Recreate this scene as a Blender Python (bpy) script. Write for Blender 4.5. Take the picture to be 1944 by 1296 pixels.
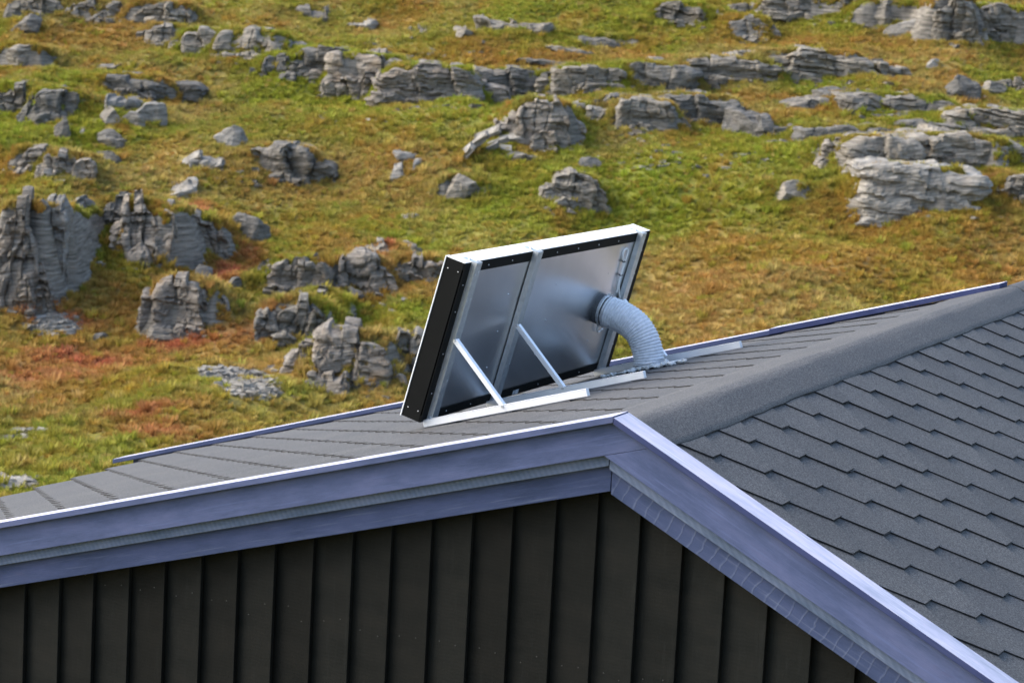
import bpy, bmesh, math, random
import numpy as np
from mathutils import Matrix, Vector

for o in list(bpy.data.objects):
    bpy.data.objects.remove(o)
scene = bpy.context.scene
COL = scene.collection
random.seed(7)

# ------------------------------------------------------------------ camera
FPX, IW, IH = 4733.477, 1944.0, 1296.0
CAM = np.array([2.9481, -7.1862, 1.3713])
YAW, PITCH, ROLL = 0.4378, 0.1444, 0.0537
cy, sy, cp, sp = math.cos(YAW), math.sin(YAW), math.cos(PITCH), math.sin(PITCH)
FWD = np.array([-sy * cp, cy * cp, -sp])
R0 = np.array([cy, sy, 0.0])
U0 = np.cross(R0, FWD)
RIGHT = math.cos(ROLL) * R0 + math.sin(ROLL) * U0
UP = -math.sin(ROLL) * R0 + math.cos(ROLL) * U0
RH = R0
FH = np.array([-sy, cy, 0.0])

cam_data = bpy.data.cameras.new('camera')
cam = bpy.data.objects.new('camera', cam_data)
COL.objects.link(cam)
cam.matrix_world = Matrix(((RIGHT[0], UP[0], -FWD[0], CAM[0]), (RIGHT[1], UP[1], -FWD[1], CAM[1]),
                           (RIGHT[2], UP[2], -FWD[2], CAM[2]), (0, 0, 0, 1)))
cam_data.sensor_width = 36.0
cam_data.sensor_fit = 'HORIZONTAL'
cam_data.lens = FPX / IW * 36.0
cam_data.clip_start = 0.1
cam_data.clip_end = 2000
cam_data.dof.use_dof = True
cam_data.dof.focus_distance = 9.3
cam_data.dof.aperture_fstop = 8.0
scene.camera = cam

# ------------------------------------------------------------------ sky, sun, exposure
SUN_DIR = Vector((-0.72, -0.24, 0.65)).normalized()      # towards the sun
elev = math.asin(SUN_DIR.z)
azim = math.atan2(SUN_DIR.x, SUN_DIR.y)
world = bpy.data.worlds.new('World')
scene.world = world
world.use_nodes = True
wn = world.node_tree
wn.nodes.clear()
sky = wn.nodes.new('ShaderNodeTexSky')
sky.sky_type = 'NISHITA'
sky.sun_disc = False
sky.sun_elevation = elev
sky.sun_rotation = azim
sky.air_density = 1.0
sky.dust_density = 3.0
sky.ozone_density = 1.0
bg = wn.nodes.new('ShaderNodeBackground')
bg.inputs['Strength'].default_value = 0.15
wo = wn.nodes.new('ShaderNodeOutputWorld')
wn.links.new(sky.outputs[0], bg.inputs[0])
wn.links.new(bg.outputs[0], wo.inputs[0])
sun_data = bpy.data.lights.new('sun', 'SUN')
sun_data.energy = 1.35
sun_data.angle = math.radians(45)
sun_data.color = (1.0, 0.955, 0.88)
sun = bpy.data.objects.new('sun', sun_data)
sun.rotation_euler = SUN_DIR.to_track_quat('Z', 'Y').to_euler()
COL.objects.link(sun)
scene.view_settings.view_transform = 'Standard'
scene.view_settings.look = 'None'
scene.view_settings.gamma = 1.0
scene.view_settings.use_curve_mapping = False
scene.view_settings.exposure = 1.5


# ------------------------------------------------------------------ helpers
def project(P):
    d = np.atleast_2d(P) - CAM
    z = d @ FWD
    return np.c_[IW / 2 + FPX * (d @ RIGHT) / z, IH / 2 - FPX * (d @ UP) / z]


def ray(x, y):
    return FWD + ((x - IW / 2) / FPX) * RIGHT - ((y - IH / 2) / FPX) * UP


def tag(o, label=None, cat=None, group=None, kind=None):
    if label:
        o['label'] = label
    if cat:
        o['category'] = cat
    if group:
        o['group'] = group
    if kind:
        o['kind'] = kind
    return o


def link(o, parent=None):
    COL.objects.link(o)
    if parent is not None:
        o.parent = parent
    return o


def empty(name, loc=(0, 0, 0)):
    o = bpy.data.objects.new(name, None)
    o.empty_display_size = 0.2
    o.location = loc
    return link(o)


class MB:
    def __init__(s):
        s.v, s.f, s.m = [], [], []

    def prism(s, poly, axis_a, axis_b, axis_n, org, d0, d1, mat=0, mat_side=None):
        """polygon (a,b) in plane spanned by axis_a, axis_b at org, extruded along axis_n from d0 to d1"""
        A, B, N, O = map(np.asarray, (axis_a, axis_b, axis_n, org))
        n = len(poly)
        i0 = len(s.v)
        for dd in (d0, d1):
            for a, b in poly:
                s.v.append(tuple(O + a * A + b * B + dd * N))
        ms = mat if mat_side is None else mat_side
        s.f.append(tuple(range(i0 + n - 1, i0 - 1, -1)))
        s.m.append(ms)
        s.f.append(tuple(range(i0 + n, i0 + 2 * n)))
        s.m.append(mat)
        for i in range(n):
            j = (i + 1) % n
            s.f.append((i0 + i, i0 + j, i0 + n + j, i0 + n + i))
            s.m.append(ms)

    def box(s, c, ax, ay, az, hx, hy, hz):
        s.prism([(-hx, -hy), (hx, -hy), (hx, hy), (-hx, hy)], ax, ay, az, c, -hz, hz)

    def bar(s, p0, p1, w, h, up=(0, 0, 1)):
        p0, p1 = np.asarray(p0, float), np.asarray(p1, float)
        d = p1 - p0
        L = np.linalg.norm(d)
        d /= L
        x = np.cross(d, np.asarray(up, float))
        x /= np.linalg.norm(x)
        u = np.cross(x, d)
        s.prism([(-w / 2, -h / 2), (w / 2, -h / 2), (w / 2, h / 2), (-w / 2, h / 2)], x, u, d, p0, 0, L)

    def tube(s, pts, rad, n=12, caps=True):
        pts = [np.asarray(q, float) for q in pts]
        rads = rad if hasattr(rad, '__len__') else [rad] * len(pts)
        ref = None
        i0 = len(s.v)
        for i, q in enumerate(pts):
            t = pts[min(i + 1, len(pts) - 1)] - pts[max(i - 1, 0)]
            t /= np.linalg.norm(t)
            if ref is None:
                ref = np.cross(t, [0, 1, 0.01])
                if np.linalg.norm(ref) < .1:
                    ref = np.cross(t, [1, 0, 0])
            ref = ref - t * (ref @ t)
            ref /= np.linalg.norm(ref)
            b = np.cross(t, ref)
            for k in range(n):
                a = 2 * math.pi * k / n
                s.v.append(tuple(q + rads[i] * (math.cos(a) * ref + math.sin(a) * b)))
        for i in range(len(pts) - 1):
            for k in range(n):
                k2 = (k + 1) % n
                s.f.append((i0 + i * n + k, i0 + i * n + k2, i0 + (i + 1) * n + k2, i0 + (i + 1) * n + k))
                s.m.append(0)
        if caps:
            s.f.append(tuple(i0 + k for k in range(n - 1, -1, -1)))
            s.m.append(0)
            e = i0 + (len(pts) - 1) * n
            s.f.append(tuple(e + k for k in range(n)))
            s.m.append(0)

    def mesh(s, name, mats, smooth=False, fix=True):
        me = bpy.data.meshes.new(name)
        me.from_pydata([tuple(map(float, q)) for q in s.v], [], s.f)
        for m in (mats if isinstance(mats, (list, tuple)) else [mats]):
            me.materials.append(m)
        me.polygons.foreach_set('material_index', s.m)
        if smooth:
            me.polygons.foreach_set('use_smooth', [True] * len(s.f))
        if fix:
            bm = bmesh.new()
            bm.from_mesh(me)
            bmesh.ops.recalc_face_normals(bm, faces=bm.faces)
            bm.to_mesh(me)
            bm.free()
        me.update()
        return me

    def build(s, name, mats, parent=None, smooth=False, bevel=0.0):
        me = s.mesh(name, mats, smooth)
        o = link(bpy.data.objects.new(name, me), parent)
        if bevel:
            b = o.modifiers.new('bevel', 'BEVEL')
            b.width = bevel
            b.segments = 2
            b.limit_method = 'ANGLE'
        return o


# numpy value noise ---------------------------------------------------------
def _hash(ix, iy, iz, seed):
    h = (ix * 374761393 + iy * 668265263 + iz * 2147483647 + seed * 1274126177) & 0xffffffff
    h = ((h ^ (h >> 13)) * 1274126177) & 0xffffffff
    h = ((h ^ (h >> 16)) * 2246822519) & 0xffffffff
    return ((h ^ (h >> 15)) & 0xffffff) / float(0xffffff)


def vnoise(x, y, z=0.0, seed=0):
    x, y, z = np.broadcast_arrays(np.asarray(x, float), np.asarray(y, float), np.asarray(z, float))
    ix, iy, iz = np.floor(x).astype(np.int64), np.floor(y).astype(np.int64), np.floor(z).astype(np.int64)
    fx, fy, fz = x - ix, y - iy, z - iz
    fx, fy, fz = [q * q * q * (q * (q * 6 - 15) + 10) for q in (fx, fy, fz)]
    r = 0
    for dx in (0, 1):
        for dy in (0, 1):
            for dz in (0, 1):
                w = (fx if dx else 1 - fx) * (fy if dy else 1 - fy) * (fz if dz else 1 - fz)
                r = r + w * _hash(ix + dx, iy + dy, iz + dz, seed)
    return r * 2 - 1


def fbm(x, y, z=0.0, seed=0, octv=4, gain=.5):
    r, a, f = 0, 1.0, 1.0
    for k in range(octv):
        r = r + a * vnoise(x * f + 17.3 * k, y * f - 9.1 * k, np.asarray(z) * f, seed + k * 31)
        a *= gain
        f *= 2.03
    return r


# ------------------------------------------------------------------ materials
def new_mat(name):
    m = bpy.data.materials.new(name)
    m.use_nodes = True
    nt = m.node_tree
    nt.nodes.clear()
    out = nt.nodes.new('ShaderNodeOutputMaterial')
    b = nt.nodes.new('ShaderNodeBsdfPrincipled')
    nt.links.new(b.outputs[0], out.inputs[0])
    return m, nt, b, out


def N(nt, t, **kw):
    n = nt.nodes.new(t)
    for k, v in kw.items():
        if k.startswith('i_'):
            key = k[2:]
            key = int(key) if key.isdigit() else key.replace('_', ' ')
            n.inputs[key].default_value = v
        else:
            setattr(n, k, v)
    return n


def coords(nt, kind='Object', scale=(1, 1, 1), rot=(0, 0, 0)):
    tc = N(nt, 'ShaderNodeTexCoord')
    m0 = N(nt, 'ShaderNodeMapping')             # turn first, then stretch
    m0.inputs['Rotation'].default_value = rot
    nt.links.new(tc.outputs[kind], m0.inputs[0])
    mp = N(nt, 'ShaderNodeMapping')
    mp.inputs['Scale'].default_value = scale
    nt.links.new(m0.outputs[0], mp.inputs[0])
    return mp.outputs[0]


def noise(nt, vec, scale, detail=4, rough=.55, dist=0.0):
    n = N(nt, 'ShaderNodeTexNoise')
    n.inputs['Scale'].default_value = scale
    n.inputs['Detail'].default_value = detail
    n.inputs['Roughness'].default_value = rough
    n.inputs['Distortion'].default_value = dist
    if vec is not None:
        nt.links.new(vec, n.inputs['Vector'])
    return n.outputs['Fac']


def ramp(nt, fac, stops):
    r = N(nt, 'ShaderNodeValToRGB')
    e = r.color_ramp.elements
    while len(e) < len(stops):
        e.new(.5)
    for el, (p, c) in zip(e, stops):
        el.position = p
        el.color = (*c, 1) if len(c) == 3 else c
    nt.links.new(fac, r.inputs[0])
    return r.outputs[0]


def mix(nt, fac, a, b, mode='MIX'):
    m = N(nt, 'ShaderNodeMix', data_type='RGBA', blend_type=mode)
    for sock, val in ((m.inputs[0], fac), (m.inputs[6], a), (m.inputs[7], b)):
        if hasattr(val, 'is_output'):
            nt.links.new(val, sock)
        else:
            sock.default_value = val if not isinstance(val, tuple) or len(val) == 4 else (*val, 1)
    return m.outputs[2]


def bump(nt, b, h, strength=.3, dist=.01, prev=None):
    n = N(nt, 'ShaderNodeBump')
    n.inputs['Strength'].default_value = strength
    n.inputs['Distance'].default_value = dist
    nt.links.new(h, n.inputs['Height'])
    if prev is not None:
        nt.links.new(prev, n.inputs['Normal'])
    nt.links.new(n.outputs[0], b.inputs['Normal'])
    return n.outputs[0]


def granule_mat(name, base, var=.10):
    m, nt, b, out = new_mat(name)
    tc = N(nt, 'ShaderNodeNewGeometry').outputs['Position']
    g = noise(nt, tc, 165, 3, .75)
    g2 = noise(nt, tc, 75, 3, .65)
    big = noise(nt, tc, 2.3, 4, .6)
    oi = N(nt, 'ShaderNodeObjectInfo')
    col = ramp(nt, g, [(.40, tuple(c * .25 for c in base)), (.5, base), (.60, tuple(min(1, c * 2.3) for c in base))])
    col = mix(nt, .35, col, ramp(nt, g2, [(.3, tuple(c * .62 for c in base)), (.7, tuple(c * 1.4 for c in base))]))
    col = mix(nt, 1.0, col, ramp(nt, big, [(.3, (.86, .86, .88)), (.7, (1.12, 1.10, 1.07))]), 'MULTIPLY')
    col = mix(nt, 1.0, col, ramp(nt, oi.outputs['Random'], [(0, (1 - var,) * 3), (1, (1 + var,) * 3)]), 'MULTIPLY')
    nt.links.new(col, b.inputs['Base Color'])
    b.inputs['Roughness'].default_value = .70
    b.inputs['Specular IOR Level'].default_value = .35
    bump(nt, b, g, .6, .002)
    return m


M = {}
M['granule'] = granule_mat('granule', (.060, .0605, .061))
M['granule_cap'] = granule_mat('granule_cap', (.060, .0595, .0595))
m, nt, b, out = new_mat('bitumen_edge')
b.inputs['Base Color'].default_value = (.008, .008, .009, 1)
b.inputs['Roughness'].default_value = .9
M['bitumen'] = m


def paint_wood(name, base, hi, grain_axis='X', ribs=False, rough=.62, fresh=.35, fine_ribs=False, spec=.25, var=.05, turn=0.0):
    m, nt, b, out = new_mat(name)
    sc = {'X': (.7, 22, 22), 'Z': (14, 14, 1.2)}[grain_axis]
    rt = (0, math.radians(turn), 0)
    v = coords(nt, 'Object', sc, rt)
    gr = noise(nt, v, 5.0, 6, .62, .5)
    v2 = coords(nt, 'Object', (1.2, 4, 4), rt)
    bl = noise(nt, v2, 3.2, 7, .7)
    fine = noise(nt, v, 22, 4, .6)
    col = ramp(nt, bl, [(.32, tuple(c * k for c, k in zip(base, (.66, .72, .74)))), (.5, base), (.66, tuple(c * k for c, k in zip(base, (1.32, 1.22, 1.18))))])
    col = mix(nt, ramp(nt, gr, [(.56, (0, 0, 0)), (.72, (fresh,) * 3)]), col, hi)
    col = mix(nt, ramp(nt, noise(nt, coords(nt, 'Object', (2.5, 9, 9)), 3.1, 4), [(.66, (0, 0, 0)), (.78, (.22, .22, .22))]),
              col, tuple(c * k for c, k in zip(base, (1.5, .75, .65))))
    h = fine
    if ribs:
        vr = coords(nt, 'Object', (1, 1, 1), (0, math.radians(ribs), 0))
        w = N(nt, 'ShaderNodeTexWave', wave_type='BANDS', bands_direction='X', wave_profile='SAW')
        w.inputs['Scale'].default_value = 7.4
        w.inputs['Distortion'].default_value = 2.2
        w.inputs['Detail'].default_value = 3
        w.inputs['Detail Scale'].default_value = 2.5
        nt.links.new(vr, w.inputs['Vector'])
        rb = ramp(nt, w.outputs['Fac'], [(.0, (0, 0, 0)), (.80, (.08, .08, .08)), (.93, (1, 1, 1)), (1, (.1, .1, .1))])
        gate = ramp(nt, noise(nt, coords(nt, 'Object', (14, 14, 14)), 3, 3), [(.30, (.15, .15, .15)), (.62, (.40, .40, .40))])
        col = mix(nt, mix(nt, 1.0, rb, gate, 'MULTIPLY'), col, hi)
        h = mix(nt, .6, fine, rb)
    if fine_ribs:
        w = N(nt, 'ShaderNodeTexWave', wave_type='BANDS', bands_direction='X')
        w.inputs['Scale'].default_value = 17
        w.inputs['Distortion'].default_value = 1.5
        w.inputs['Detail'].default_value = 3
        nt.links.new(coords(nt, 'Object', (1, 1, 1), (0, math.radians(32), 0)), w.inputs['Vector'])
        col = mix(nt, 1.0, col, ramp(nt, w.outputs['Fac'], [(0, (.91, .92, .93)), (1, (1.06, 1.06, 1.05))]), 'MULTIPLY')
        h = mix(nt, .6, fine, w.outputs['Color'])
    oi = N(nt, 'ShaderNodeObjectInfo')
    col = mix(nt, 1.0, col, ramp(nt, oi.outputs['Random'], [(0, (1 - var,) * 3), (1, (1 + var,) * 3)]), 'MULTIPLY')
    nt.links.new(col, b.inputs['Base Color'])
    b.inputs['Specular IOR Level'].default_value = spec
    b.inputs['Roughness'].default_value = rough
    bump(nt, b, h, .35, .003)
    return m


BLUE = (.070, .092, .188)
HI = (.33, .37, .48)
for sd, tn in (('L', 16.1), ('R', -26.7)):
    M['blue_' + sd] = paint_wood('blue_paint_' + sd, BLUE, tuple(c * 1.45 for c in BLUE), rough=.72, fresh=.7, turn=tn)
    M['rough_' + sd] = paint_wood('blue_paint_rough_' + sd, (.100, .133, .215), (.16, .20, .28), rough=.8, fresh=.6, fine_ribs=True, turn=tn)
    M['dark_' + sd] = paint_wood('blue_paint_smooth_' + sd, (.042, .060, .136), (.10, .125, .205), rough=.7, fresh=.7, turn=tn)
    M['lilac_' + sd] = paint_wood('lilac_weathered_lit_' + sd, (.42, .43, .54), (.74, .74, .79), rough=.6, fresh=.9, turn=tn)  # cap board tops: weathered paint, with sky and sun brightness put into the colour
M['navy'] = paint_wood('navy_edge', (.030, .042, .115), (.07, .085, .16), rough=.7, fresh=.5, turn=-26.7)
M['blue_ribs'] = paint_wood('blue_paint_sawn', (.044, .063, .138), (.15, .18, .27), ribs=-26.7, rough=.75, turn=-26.7)
M['black_wood'] = paint_wood('black_wood', (.0068, .0076, .0072), (.016, .018, .0175), 'Z', rough=.75, fresh=.30, spec=.12, var=.3)
# horizontal saw relief on the cladding
nt = M['black_wood'].node_tree
pb = [n for n in nt.nodes if n.type == 'BSDF_PRINCIPLED'][0]
w = N(nt, 'ShaderNodeTexWave', wave_type='BANDS', bands_direction='Z')
w.inputs['Scale'].default_value = 24
w.inputs['Distortion'].default_value = 5
w.inputs['Detail'].default_value = 3
nt.links.new(coords(nt, 'Object'), w.inputs['Vector'])
bump(nt, pb, w.outputs['Fac'], .10, .001, pb.inputs['Normal'].links[0].from_socket)


def metal(name, col, rough, bumpy=0.0, metallic=1.0, scale=6.0, var=.15):
    m, nt, b, out = new_mat(name)
    v = coords(nt, 'Object')
    n1 = noise(nt, v, scale, 4, .6)
    nt.links.new(ramp(nt, n1, [(.3, tuple(c * (1 - var) for c in col)), (.7, tuple(min(1, c * (1 + var)) for c in col))]),
                 b.inputs['Base Color'])
    b.inputs['Metallic'].default_value = metallic
    b.inputs['Specular IOR Level'].default_value = .12 if name == 'black_coated' else .5
    b.inputs['Roughness'].default_value = rough
    if bumpy:
        bump(nt, b, noise(nt, v, 3.2, 2, .4), bumpy, .02)
    return m


M['alu_sheet'] = metal('alu_sheet', (.80, .81, .82), .30, .10, 1.0, 3.0, .05)
M['galv'] = metal('galvanised', (.62, .65, .66), .42, 0, .8, 30, .12)
M['alu'] = metal('aluminium', (.86, .87, .89), .42, 0, .45, 20, .04)
M['white_alu'] = metal('pale_aluminium', (.92, .92, .89), .5, 0, .0, 5, .03)
M['black_metal'] = metal('black_coated', (.0045, .005, .0047), .6, 0, .0, 8, .2)
M['screw'] = metal('screw_steel', (.62, .63, .65), .35, 0, .8, 20, .1)
M['nail'] = metal('nail_dull', (.035, .036, .036), .6, 0, .0, 20, .1)
M['cable'] = metal('cable_white', (.86, .86, .84), .4, 0, 0, 20, .05)
M['tie'] = metal('cable_tie', (.02, .02, .02), .5, 0, 0, 20, .05)
M['rubber'] = metal('rubber_dark', (.06, .065, .07), .6, 0, 0, 20, .2)
M['sealant'] = metal('sealant', (.62, .64, .63), .55, .4, 0, 40, .2)
M['sticker'] = metal('sticker', (.55, .57, .58), .4, 0, 0, 90, .5)
m, nt, b, out = new_mat('hose_grey')
v = coords(nt, 'Object')
n1 = noise(nt, v, 55, 3, .6)
nt.links.new(ramp(nt, n1, [(.3, (.60, .63, .67)), (.7, (.80, .82, .85))]), b.inputs['Base Color'])
b.inputs['Roughness'].default_value = .42
M['hose'] = m


def rock_mat(name, dark, lite, tan, dip=8.0):
    m, nt, b, out = new_mat(name)
    v = coords(nt, 'Object')
    vs = coords(nt, 'Object', (.9, .9, 15), (0, math.radians(dip), 0))
    st = noise(nt, vs, 1.9, 6, .68, .35)
    bl = noise(nt, v, 2.1, 5, .62)
    sp_ = noise(nt, v, 17, 4, .7)
    oi = N(nt, 'ShaderNodeObjectInfo')
    col = ramp(nt, st, [(.33, dark), (.47, tuple((a + c) / 2 for a, c in zip(dark, lite))), (.58, lite), (.78, tuple(c * 1.18 for c in lite))])
    col = mix(nt, ramp(nt, bl, [(.52, (0, 0, 0)), (.70, (.55, .55, .55))]), col, tan)
    col = mix(nt, ramp(nt, sp_, [(.60, (0, 0, 0)), (.70, (.7, .7, .7))]), col, (.40, .395, .37))
    col = mix(nt, ramp(nt, noise(nt, v, 6.5, 5, .7), [(.60, (0, 0, 0)), (.72, (.75, .75, .75))]), col, tuple(c * .45 for c in dark))
    col = mix(nt, 1.0, col, ramp(nt, oi.outputs['Random'], [(0, (.80, .80, .80)), (1, (1.2, 1.18, 1.14))]), 'MULTIPLY')
    col = mix(nt, 1.0, col, (.80, .80, .80), 'MULTIPLY')
    nt.links.new(col, b.inputs['Base Color'])
    b.inputs['Roughness'].default_value = .85
    b.inputs['Specular IOR Level'].default_value = .3
    n1 = bump(nt, b, st, .9, .05)
    bump(nt, b, sp_, .5, .02, n1)
    return m


M['rock'] = rock_mat('rock_schist', (.066, .058, .048), (.29, .267, .225), (.28, .225, .15))
M['rock_tan'] = rock_mat('rock_tan', (.095, .080, .062), (.32, .288, .245), (.32, .235, .15))
M['rock_dark'] = rock_mat('rock_dark', (.050, .047, .042), (.20, .192, .172), (.18, .15, .11))
M['rock_pale'] = rock_mat('rock_pale', (.12, .113, .10), (.34, .325, .292), (.28, .245, .20))


def attr_leaf(name, instancer):
    m, nt, b, out = new_mat(name)
    a = N(nt, 'ShaderNodeAttribute', attribute_name='veg')
    if instancer:
        a.attribute_type = 'INSTANCER'
        sh = N(nt, 'ShaderNodeAttribute', attribute_name='shade')
        col = mix(nt, 1.0, a.outputs['Color'], sh.outputs['Color'], 'MULTIPLY')
    else:
        pos = N(nt, 'ShaderNodeNewGeometry').outputs['Position']
        n1 = noise(nt, pos, 7, 6, .7)
        n2 = noise(nt, pos, 1.3, 5, .65)
        col = mix(nt, 1.0, a.outputs['Color'], ramp(nt, n1, [(.3, (.42, .41, .38)), (.5, (.66, .66, .64)), (.7, (.90, .88, .84))]), 'MULTIPLY')
        col = mix(nt, ramp(nt, n2, [(.55, (0, 0, 0)), (.75, (.35, .35, .35))]), col, (.12, .075, .035))
        geo = N(nt, 'ShaderNodeNewGeometry')
        sx = N(nt, 'ShaderNodeSeparateXYZ')
        nt.links.new(geo.outputs['Normal'], sx.inputs[0])
        jn = noise(nt, pos, 3.1, 5, .65)
        ad = N(nt, 'ShaderNodeMath', operation='MULTIPLY_ADD')
        nt.links.new(jn, ad.inputs[0])
        ad.inputs[1].default_value = .45
        nt.links.new(sx.outputs['Z'], ad.inputs[2])
        rockmask = ramp(nt, ad.outputs[0], [(.86, (1, 1, 1)), (.97, (0, 0, 0))])
        mp = N(nt, 'ShaderNodeMapping')
        mp.inputs['Scale'].default_value = (.9, .9, 13)
        mp.inputs['Rotation'].default_value = (0, .1, 0)
        nt.links.new(pos, mp.inputs[0])
        stt = noise(nt, mp.outputs[0], 1.9, 6, .68, .35)
        rc = ramp(nt, stt, [(.32, (.045, .040, .033)), (.5, (.155, .142, .118)), (.64, (.26, .238, .20))])
        col = mix(nt, rockmask, col, rc)
        bump(nt, b, mix(nt, .5, n1, stt), .8, .10)
    nt.links.new(col, b.inputs['Base Color'])
    b.inputs['Roughness'].default_value = .75
    b.inputs['Specular IOR Level'].default_value = .2
    if instancer:
        tr = N(nt, 'ShaderNodeBsdfTranslucent')
        nt.links.new(col, tr.inputs[0])
        mx = N(nt, 'ShaderNodeMixShader')
        mx.inputs[0].default_value = .35
        nt.links.new(b.outputs[0], mx.inputs[1])
        nt.links.new(tr.outputs[0], mx.inputs[2])
        nt.links.new(mx.outputs[0], out.inputs[0])
    return m


M['heath'] = attr_leaf('heath_ground', False)
M['leaf'] = attr_leaf('heath_leaf', True)


# ================================================================== HILLSIDE
# local ground frame: s to the right of the view axis, t along it (metres), height relative to the camera
T_TAB = np.array([-60, -12, 0, 2, 5, 9, 20, 29, 33, 37, 41.5, 45, 48.5, 52.5, 57, 62, 70, 85, 110, 170, 320])
H_TAB = np.array([3, -1.0, -1.7, -2.4, -5.4, -5.95, -6.1, -6.0, -5.86, -5.39, -4.73, -4.18, -3.48, -2.66, -1.69, -.52, 1.6, 5.0, 10, 18, 30])
ROCKS = []          # filled below; each adds a raised shelf behind its front face


def world_of(s, t, hr):
    s, t, hr = np.broadcast_arrays(np.asarray(s, float), np.asarray(t, float), np.asarray(hr, float))
    return np.stack([CAM[0] + s * RH[0] + t * FH[0], CAM[1] + s * RH[1] + t * FH[1], CAM[2] + hr], -1)


def smooth_tab(t):
    return (np.interp(t - 1.5, T_TAB, H_TAB) + np.interp(t, T_TAB, H_TAB) * 2 + np.interp(t + 1.5, T_TAB, H_TAB)) / 4


def base_h(s, t):
    h = smooth_tab(t + 0.0 * s)
    far = np.clip((t - 24) / 10, 0, 1)
    h = h + far * (.30 * fbm(s * .16, t * .16, 0, 3, 3) + .19 * fbm(s * .5, t * .42, 0, 11, 3))
    h = h + far * (.035 * np.abs(fbm(s * 1.9, t * 1.9, 0, 17, 3)))
    # the left foot of the hill stays low longer, then breaks up in cliffs
    return h


def full_h(s, t):
    h = base_h(s, t)
    for r in ROCKS:
        if not r['shelf']:
            continue
        ds, dt = s - r['s'], t - r['t']
        w = r['w'] * .5
        m = (np.abs(ds) < w * 2.4 + 1.2) & (dt > -.6) & (dt < 14)
        if not m.any():
            continue
        dsm, dtm = ds[m], dt[m]
        fe = np.clip(1.0 - (np.abs(dsm) - w * .85) / (w * .45 + .4), 0, 1)
        fe = fe * fe * (3 - 2 * fe)
        fr = np.clip((dtm - .10 - .16 * vnoise(dsm * 2.3 + r['i'], dtm * 0, 0, 71) - .05 * vnoise(dsm * 9, dtm * 0, 0, 72)) / (.20 + r['back'] * max(.1, r['ztop'] - r['zb'])), 0, 1)
        tgt = r['ztop'] - .05 + r['rs'] * np.maximum(dtm, 0) - np.maximum(dtm - 1.5, 0) * .04 + .05 * vnoise(dsm * 3.1, dtm * 3.1, 0, 5)
        hm = h[m]
        h[m] = np.maximum(hm, hm + (tgt - hm) * fe * fr)
    return h


def hit(x, y, fn=base_h):
    """where the view ray through photo pixel (x, y) meets the hillside"""
    d = ray(x, y)
    dt, ds, dz = d @ FH, d @ RH, d[2]
    t = np.linspace(14, 150, 2800)
    hh = fn(t * ds / dt, t)
    below = (t * dz / dt) < hh
    i = int(np.argmax(below)) if below.any() else len(t) - 1
    return t[i] * ds / dt, t[i], hh[i]


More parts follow.
